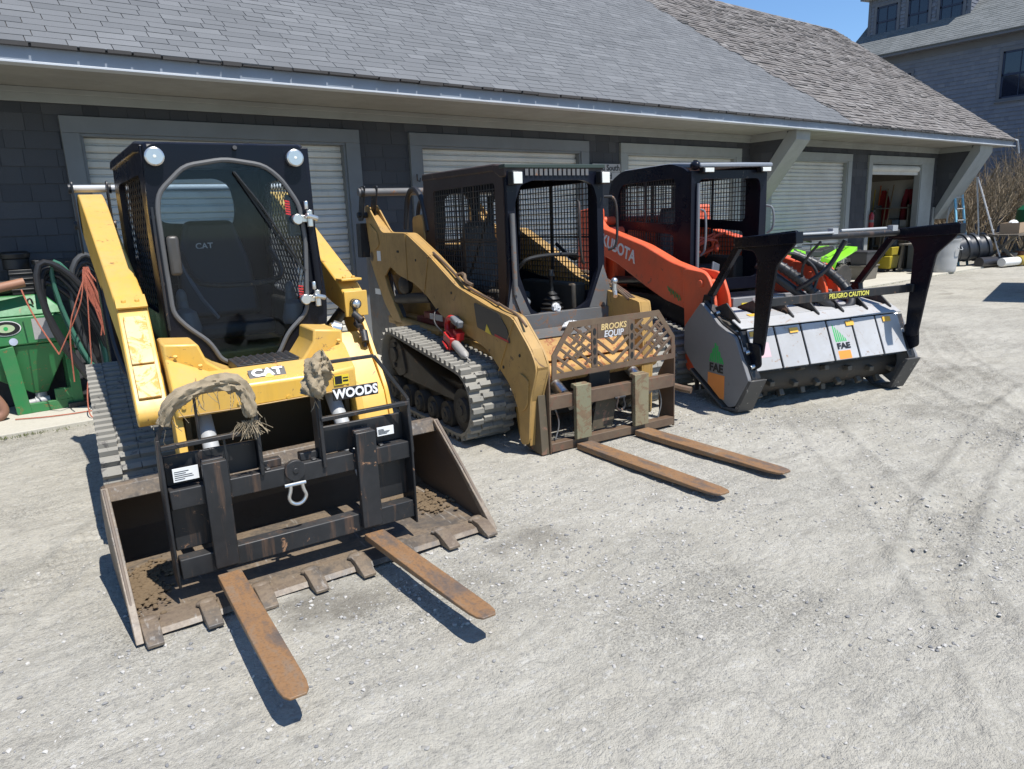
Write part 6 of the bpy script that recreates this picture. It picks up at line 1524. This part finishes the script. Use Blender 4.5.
# barrels, pipe, table and boxes further right
def tub(x,y,z,r,h,rx,ry,label,mat):
    o=empty('planter_tub',(x,y,z),0,label,'tub','black plastic tubs lying in a row'); o.rotation_euler=(rx,ry,0)
    m=MB(); m.lathe([(r*.8,0),(r*.95,h*.85),(r*1.05,h*.86),(r*1.05,h),(r*.93,h),(r*.78,.03)],(0,0,0),28); m.obj('body',mat,o)
    m=MB(); m.lathe([(r*.90,h*.45),(r*.93,h*.45),(r*.935,h*.52),(r*.905,h*.52)],(0,0,0),28); m.obj('rib',mat,o); return o
BP=plain('dark_plastic_tub',(.035,.04,.05),.4)
for k,(x,lab) in enumerate(((21.0,'rearmost black tub lying on its side behind the trash can'),(21.3,'middle black tub of the row lying on its side'),(21.62,'open-mouthed black tub at the front of the lying row'))):
    tub(x,8.2-.12*k,.42,.36,.5,math.radians(86),math.radians(0),lab,BP).rotation_euler=(math.radians(78),0,math.radians(52))
m=MB(); m.cyl((21.2,7.45,.14),(22.6,7.1,.14),.13,.13,22); obj1(m,'drain_pipe',plain('black_pipe',(.03,.03,.035),.4),'black plastic pipe on the ground before the lying tubs','pipe')
wp=empty('white_pipe',(21.9,6.95,.13),0,'white pipe with mustard band on the ground beside the tubs','pipe')
m=MB(); m.cyl((-.35,.1,0),(.3,-.05,0),.11,n=22); m.obj('body',WHT,wp); m=MB(); m.cyl((.3,-.05,0),(.85,-.17,0),.135,n=22); m.obj('band',plain('mustard_plastic',(.3,.22,.03),.5),wp)
tb=empty('outdoor_table',(23.6,7.4,0),4,'long rough wooden table carrying boxes, at the right edge of the yard','table')
m=MB()
for k in range(4): m.box(-1.8,1.8,-.45+k*.23,-.24+k*.23,.78,.83)
m.obj('top',paint('dark_old_wood',(.09,.075,.06),.85,.4),tb,.004)
for x in (-1.4,1.4):
    for s in (-1,1):
        m=MB(); m.bar((x,s*.5,0),(x,-s*.3,.78),.06,.09,(1,0,0)); m.obj('leg',WOOD,tb,.003)
CARD=plain('cardboard',(.35,.25,.16),.85)
bx=empty('cardboard_box',(22.7,7.25,.83),8,'open cardboard box with white paper on the left of the outdoor table','box')
m=MB(); m.ring([(-.42,-.22),(.42,-.22),(.42,.22),(-.42,.22)],[[(-.40,-.20),(.40,-.20),(.40,.20),(-.40,.20)]],'z',.01,.28); m.box(-.41,.41,-.21,.21,.0,.02); m.obj('body',CARD,bx); m=MB(); m.ell((0,0,.26),(.2,.12,.1),8,5); m.obj('paper',WHT,bx)
m=MB(); m.box(23.25,23.8,7.1,7.4,.832,1.08); obj1(m,'cardboard_box',plain('darker_cardboard',(.22,.17,.13),.85),'darker closed carton right of the open box on the outdoor table','box',.01)
gn=empty('green_barrel',(24.55,7.35,.83),0,'dark green plastic barrel on the outdoor table, cut by the right edge','barrel')
m=MB(); m.lathe([(.35,0),(.42,.1),(.44,.35),(.42,.6),(.3,.72),(.1,.74)],(0,0,0),28); m.obj('body',plain('dark_green_plastic',(.01,.12,.05),.4),gn)
m=MB(); m.cyl((0,0,.74),(0,0,.79),.06,n=14); m.obj('cap',LETB,gn)
rr=random.Random(77)
for k in range(7):
    x=22.3+k*.42;y=7.5+rr.uniform(-.2,.3);r=rr.uniform(.1,.18)
    m=MB(); m.lathe([(r*.75,0),(r,.26),(r*1.06,.26),(r*1.06,.29),(r*.92,.29),(r*.7,.02)],(x,y,0),18); obj1(m,'flower_pot',plain('pot_%d'%(k%3),[(.03,.03,.03),(.2,.09,.05),(.16,.16,.15)][k%3],.6),'small garden pot standing under the outdoor table','pot',0,'pots under the outdoor table')
# board fence behind
fe=empty('board_fence',(22.6,10.2,0),10,'dark brown board fence behind the ladders and bare shrubs','fence')
DBR=paint('dark_brown_boards',(.085,.068,.05),.85,.4,(.05,.04,.03)); m=MB()
for k in range(60): m.box(k*.15,k*.15+.142,-.012,.012,.05,1.75+.02*math.sin(k*5.1))
m.obj('board',DBR,fe)
m=MB(); m.box(0,9,.013,.06,.4,.5);m.box(0,9,.013,.06,1.3,1.4); m.obj('rail',DBR,fe)
# ================================================================ bare shrubs and trees
BARK=plain('pale_bare_twig',(.20,.155,.10),.85,var=.5); BARKD=plain('gray_bark',(.16,.14,.12),.9,var=.3)
def grow(m,p,d,L,r,depth,rnd,spread=.5,up=.12,kids=3,tips=None,n=5):
    q=[p];dd=d.copy();st=3
    for k in range(st):
        dd=(dd+Vector((rnd.gauss(0,.12),rnd.gauss(0,.12),up*.5))).normalized();q.append(q[-1]+dd*L/st)
    m.tube(q,lambda t:r*(1-.45*t),n if r>.006 else 3)
    if depth==0:
        if tips is not None: tips.append(q[-1])
        return
    for k in range(kids):
        t=rnd.uniform(.35,1);i=min(int(t*st),st-1);b=q[i].lerp(q[i+1],t*st-i)
        nd=(dd+Vector((rnd.gauss(0,spread),rnd.gauss(0,spread),rnd.gauss(up,spread*.6)))).normalized()
        grow(m,b,nd,L*rnd.uniform(.5,.8),r*.58,depth-1,rnd,spread,up,kids,tips,n)
shr=[(23.9,9.0,2.9),(24.8,8.7,3.4),(25.7,9.2,3.8),(26.6,8.7,4.0),(27.6,9.3,4.4),(25.3,9.9,3.6),(28.6,8.6,4.3),(24.3,9.6,3.2),(26.2,9.7,3.9),(27.2,8.2,3.8),(29.6,9.2,4.6)]
for i,(x,y,h) in enumerate(shr):
    s=empty('bare_shrub',(x,y,0),0,'leafless pale twiggy shrub in the hedge before the dark fence','shrub','leafless shrubs right of the garage')
    rnd=random.Random(50+i); 
    for part in range(4):
        m=MB(); 
        for k in range(2):
            a=rnd.uniform(0,6.28); grow(m,Vector((math.cos(a)*.15,math.sin(a)*.15,0)),Vector((math.cos(a)*.35,math.sin(a)*.35,1)).normalized(),h*.42,.028,3,rnd,.55,.2,3)
        m.obj('stem',BARK,s,ang=60)
for i,(x,y,h) in enumerate(((18.0,17.5,9.0),(20.5,18.5,9.6),(16.2,19.,9.6))):
    s=empty('bare_tree',(x,y,0),0,('leafless thin tree behind the garage ridge, twig tips only showing','leafless tree whose tips show nearest the ridge end','leafless tree behind the ridge, furthest left')[i],'tree')
    rnd=random.Random(90+i); m=MB(); m.tube([(0,0,0),(.05,.05,h*.3),(0,.1,h*.55)],lambda t:.16*(1-.5*t),8); m.obj('trunk',BARKD,s)
    m=MB()
    for k in range(6): grow(m,Vector((0,.05,h*(.35+.04*k))),Vector((rnd.gauss(0,.5),rnd.gauss(0,.4),1)).normalized(),h*.3,.05,4,rnd,.38,.2,3)
    m.obj('crown',BARKD,s,ang=60)
# ================================================================ house beyond
XH=30.; HY0,HY1=2.0,15.75; ZE2=7.42
hs=empty('shingled_house',(XH,HY0,0),0,'tall gray shingled house with three-window dormer beyond the garage','house')
HT=paint('house_trim_paint',(.11,.115,.13),.5,.2,(.1,.1,.1)); HO=Matrix.Translation((-XH,-HY0,0))
def hobj(m,name,mat,par=None,bevel=0,**k):
    m.bm.transform(HO); return m.obj(name,mat,par or hs,bevel,**k)
wins=[(9.35,10.45,5.2,6.75),(13.5,14.2,5.4,6.6),(5.2,6.3,5.2,6.75)]
m=MB()
hl=[(a-.1,b+.1,c-.08,d+.1) for a,b,c,d in wins]
def shx(m,y0,y1,x,z0,z1,rnd,ex=.14,holes=[]):
    z=z0
    while z<z1:
        y=y0
        while y<y1:
            wd=rnd.uniform(.1,.28);b=min(y+wd-.004,y1);zt=min(z+ex,z1)
            if not any(h[0]<(y+b)/2<h[1] and h[2]<z+ex*.5<h[3] for h in holes):
                t0=.026+rnd.uniform(0,.010);j=rnd.uniform(0,.012)
                vv=[m.v(p) for p in ((x-t0,y,z-j),(x-t0,b,z-j),(x-.003,b,zt),(x-.003,y,zt),(x,y,z-j),(x,b,z-j))]
                m.f(vv[:4]);m.f([vv[0],vv[4],vv[5],vv[1]])
            y+=wd
        z+=ex
shx(m,HY0,HY1,XH,3.0,7.05,random.Random(3),.145,hl); shx(m,HY0,HY1,XH,.1,3.0,random.Random(3),.145,hl)
m.box(XH+.001,XH+.2,HY0,HY1,0,7.1); m.box(XH+.2,XH+11,HY0,HY0+.2,0,7.1);m.box(XH+.2,XH+11,HY1-.2,HY1,0,7.1)
hobj(m,'wall',HSH,ang=20)
m=MB()
for yy in (HY0,HY1-.2): m.plate([(XH,7.1),(XH+5.5,11.2),(XH+11,7.1)],'y',yy,yy+.2)
hobj(m,'gable_wall',HSH)
def hwin(x,y0,y1,z0,z1,cols=2):
    m=MB(); m.ring([(y0-.1,z0-.08),(y1+.1,z0-.08),(y1+.1,z1+.1),(y0-.1,z1+.1)],[[(y0,z0),(y1,z0),(y1,z1),(y0,z1)]],'x',x-.05,x+.02); m.box(x-.09,x+.0,y0-.14,y1+.14,z0-.13,z0-.082)
    w_=hobj(m,'window',HT,None,.004)
    m=MB(); m.box(x-.002,x+.004,y0,y1,z0,z1); m.bm.transform(HO); m.obj('pane',WGL,w_)
    m=MB(); zm=(z0+z1)/2
    for a,b,c,d in ((y0,y1,zm-.035,zm+.035),(y0,y1,z0,z0+.06),(y0,y1,z1-.06,z1),(y0,y0+.06,z0,z1),(y1-.06,y1,z0,z1)): m.box(x-.03,x-.003,a,b,c,d)
    for k in range(1,cols): yy=y0+(y1-y0)*k/cols; m.box(x-.025,x-.003,yy-.012,yy+.012,z0,z1)
    m.bm.transform(HO); m.obj('sash',plain('navy_sash',(.012,.018,.045),.4),w_); return w_
for a,b,c,d in wins: hwin(XH,a,b,c,d)
m=MB(); m.box(XH-.03,XH,HY0,HY1,7.05,7.3); m.box(XH-.45,XH-.0,HY0-.3,HY1+.3,7.28,7.32); m.box(XH-.5,XH-.45,HY0-.3,HY1+.3,7.26,7.42); hobj(m,'eave_board',HT,None,.004)
RS2=.76
def hr(x): return 7.40+RS2*(x-(XH-.5))
m=MB(); m.plate([(XH-.52,hr(XH-.52)),(XH+5.5,hr(XH+5.5)),(XH+11.5,hr(XH-.52)),(XH+11.5,hr(XH-.52)-.1),(XH+5.5,hr(XH+5.5)-.1),(XH-.52,hr(XH-.52)-.05)],'y',HY0-.35,HY1+.35)
rf2=hobj(m,'roof',plain('roof_felt',(.1,.1,.09),.9))
m=MB(); rnd=random.Random(40); a2=math.atan(RS2);c2,s2=math.cos(a2),math.sin(a2); s=0
def hp_(y,s,h): return (XH-.53+s*c2-h*s2,y,hr(XH-.53)+s*s2+h*c2)
while s<7.5:
    y=HY0-.35-rnd.uniform(0,.3)
    while y<HY1+.35:
        wd=rnd.uniform(.2,.35);ya=max(y,HY0-.36);b=min(y+wd-.006,HY1+.36);t0=.012*rnd.uniform(.7,1.3)
        if b>ya:
            q=[m.v(hp_(ya,s,t0)),m.v(hp_(b,s,t0)),m.v(hp_(b,s+.15,.003)),m.v(hp_(ya,s+.15,.003)),m.v(hp_(ya,s,0)),m.v(hp_(b,s,0))]
            m.f(q[:4][::-1]);m.f([q[0],q[1],q[5],q[4]])
        y+=wd
    s+=.14
m.bm.transform(HO); m.obj('roof_shingling',shingmat('house_roof_shingle',[(.14,.15,.15),(.19,.20,.20),(.165,.175,.175)],dark=(.09,.095,.095)),rf2,ang=20)
def dormer(y0,y1,ws,x,zb,zt,depth,nm='dormer'):
    m=MB(); hh=[(a-.08,b+.08,c-.06,d+.08) for a,b,c,d in ws]
    shx(m,y0,y1,x,zb-.3,zt,random.Random(9),.13,hh); m.box(x+.001,x+depth,y0,y1,zb-.4,zt)
    for yy,sg_ in ((y0,-1),(y1,1)):
        z=zb-.2;rr=random.Random(5)
        while z<zt:
            xx=x
            while xx<x+depth:
                wd=rr.uniform(.1,.25); b=min(xx+wd-.005,x+depth); vv=[m.v(p) for p in ((xx,yy+sg_*.016,z),(b,yy+sg_*.016,z),(b,yy+sg_*.002,min(z+.13,zt)),(xx,yy+sg_*.002,min(z+.13,zt)))]; m.f(vv); xx+=wd
            z+=.13
    d=hobj(m,nm,HSH,ang=20)
    for w4 in ws: hwin(x,*w4)
    m=MB(); m.plate([(x-.3,zt+.02),(x+depth+.8,zt+.38),(x+depth+.8,zt+.46),(x-.3,zt+.12)],'y',y0-.25,y1+.25); 
    m.box(x-.03,x,y0-.02,y0+.1,zb-.2,zt+.02);m.box(x-.03,x,y1-.1,y1+.02,zb-.2,zt+.02); hobj(m,'dormer_roof',HT,None,.004); return d
XD=30.9
dormer(12.0,15.75,[(14.62,15.42,8.30,9.45),(13.45,14.2,8.30,9.45),(12.25,13.05,8.30,9.45)],XD,8.25,9.75,3.0)
dormer(5.0,8.6,[(7.4,8.2,8.35,9.45),(5.6,6.4,8.35,9.45)],XD,8.25,9.75,3.0)
# ================================================================ unseen shed, added only to cast the shadow at the right edge
sd=empty('added_shadow_shed',(16.3,2.85,0),14,'added plank shed out of view, casting the shadow at the right yard edge','shed')
SW=paint('shed_boards',(.2,.2,.19),.8,.3,(.12,.11,.1)); m=MB()
for k in range(22): m.box(-1.6+k*.145,-1.6+k*.145+.14,1.0,1.03,0,2.5); m.box(-1.6+k*.145,-1.6+k*.145+.14,-1.03,-1.0,0,2.5)
for k in range(14): m.box(-1.63,-1.6,-1.0+k*.143,-1.0+k*.143+.138,0,2.5); m.box(1.6,1.63,-1.0+k*.143,-1.0+k*.143+.138,0,2.5)
m.plate([(-1.0,2.5),(1.0,2.5),(0,3.3)],'x',-1.62,-1.6);m.plate([(-1.0,2.5),(1.0,2.5),(0,3.3)],'x',1.6,1.62)
m.obj('wall',SW,sd)
m=MB(); m.plate([(-1.3,2.28),(0,3.36),(1.3,2.28),(1.3,2.36),(0,3.44),(-1.3,2.36)],'x',-1.85,1.85); m.obj('roof',OSH,sd,.004)
m=MB(); m.box(-1.66,-1.635,-.45,.45,.05,2.0); dd=m.obj('door',DBR,sd,.004); m=MB(); m.cyl((-1.70,-.35,1.0),(-1.66,-.35,1.0),.03,n=12); m.obj('handle',GALV,dd)

# ================================================================ one mesh per separate piece
def split_parts(o,gap=.012,maxn=14,minsize=.05):
    me=o.data; nv=len(me.vertices)
    par=list(range(nv))
    def find(a):
        while par[a]!=a: par[a]=par[par[a]];a=par[a]
        return a
    for e in me.edges:
        a,b=find(e.vertices[0]),find(e.vertices[1])
        if a!=b: par[a]=b
    comp={}
    for v in me.vertices: comp.setdefault(find(v.index),[]).append(v.co)
    if len(comp)<2 or len(comp)>260: return
    keys=list(comp);bb=[]
    for k in keys:
        c=np.array([tuple(p) for p in comp[k]]);bb.append((c.min(0)-gap,c.max(0)+gap))
    cp=list(range(len(keys)))
    def f2(a):
        while cp[a]!=a: a=cp[a]
        return a
    for i in range(len(keys)):
        for j in range(i):
            if np.all(bb[i][0]<=bb[j][1]) and np.all(bb[j][0]<=bb[i][1]):
                a,b=f2(i),f2(j)
                if a!=b: cp[a]=b
    groups={}
    for i,k in enumerate(keys): groups.setdefault(f2(i),set()).add(k)
    gl=list(groups.values())
    if len(gl)<2 or len(gl)>maxn: return
    for gi,g in enumerate(gl[1:],1):
        pass
    vid={}
    for gi,g in enumerate(gl):
        for k in g: vid[k]=gi
    vg=[vid[find(i)] for i in range(nv)]
    name=o.name.split('.')[0]
    for gi in range(len(gl)-1,-1,-1):
        bm=bmesh.new();bm.from_mesh(me);bm.verts.ensure_lookup_table()
        bmesh.ops.delete(bm,geom=[v for v in bm.verts if vg[v.index]!=gi],context='VERTS')
        if gi==0: bm.to_mesh(me);bm.free();break
        m2=bpy.data.meshes.new(name);bm.to_mesh(m2);bm.free()
        for mt in me.materials: m2.materials.append(mt)
        n=bpy.data.objects.new(name,m2);COL.objects.link(n);n.parent=o.parent;n.matrix_local=o.matrix_local.copy()
        for md in o.modifiers:
            b=n.modifiers.new('bevel','BEVEL');b.width=md.width;b.segments=md.segments;b.limit_method='ANGLE';b.angle_limit=md.angle_limit
SKIP=('letters','mesh','shingl','wall','dirt','strands','print','stem','crown','gravel','grass','rack','curtain','scribble','decal','step_grip','board','grille','cloth','cord','frame_board','ridge','starter','lettering','vent','hose_guard','logo','window','roller_door','spec_label')
for o in [o for o in COL.objects if o.type=='MESH' and o.parent and not o.children]:
    if any(k in o.name for k in SKIP): continue
    split_parts(o)
bpy.context.view_layer.update()
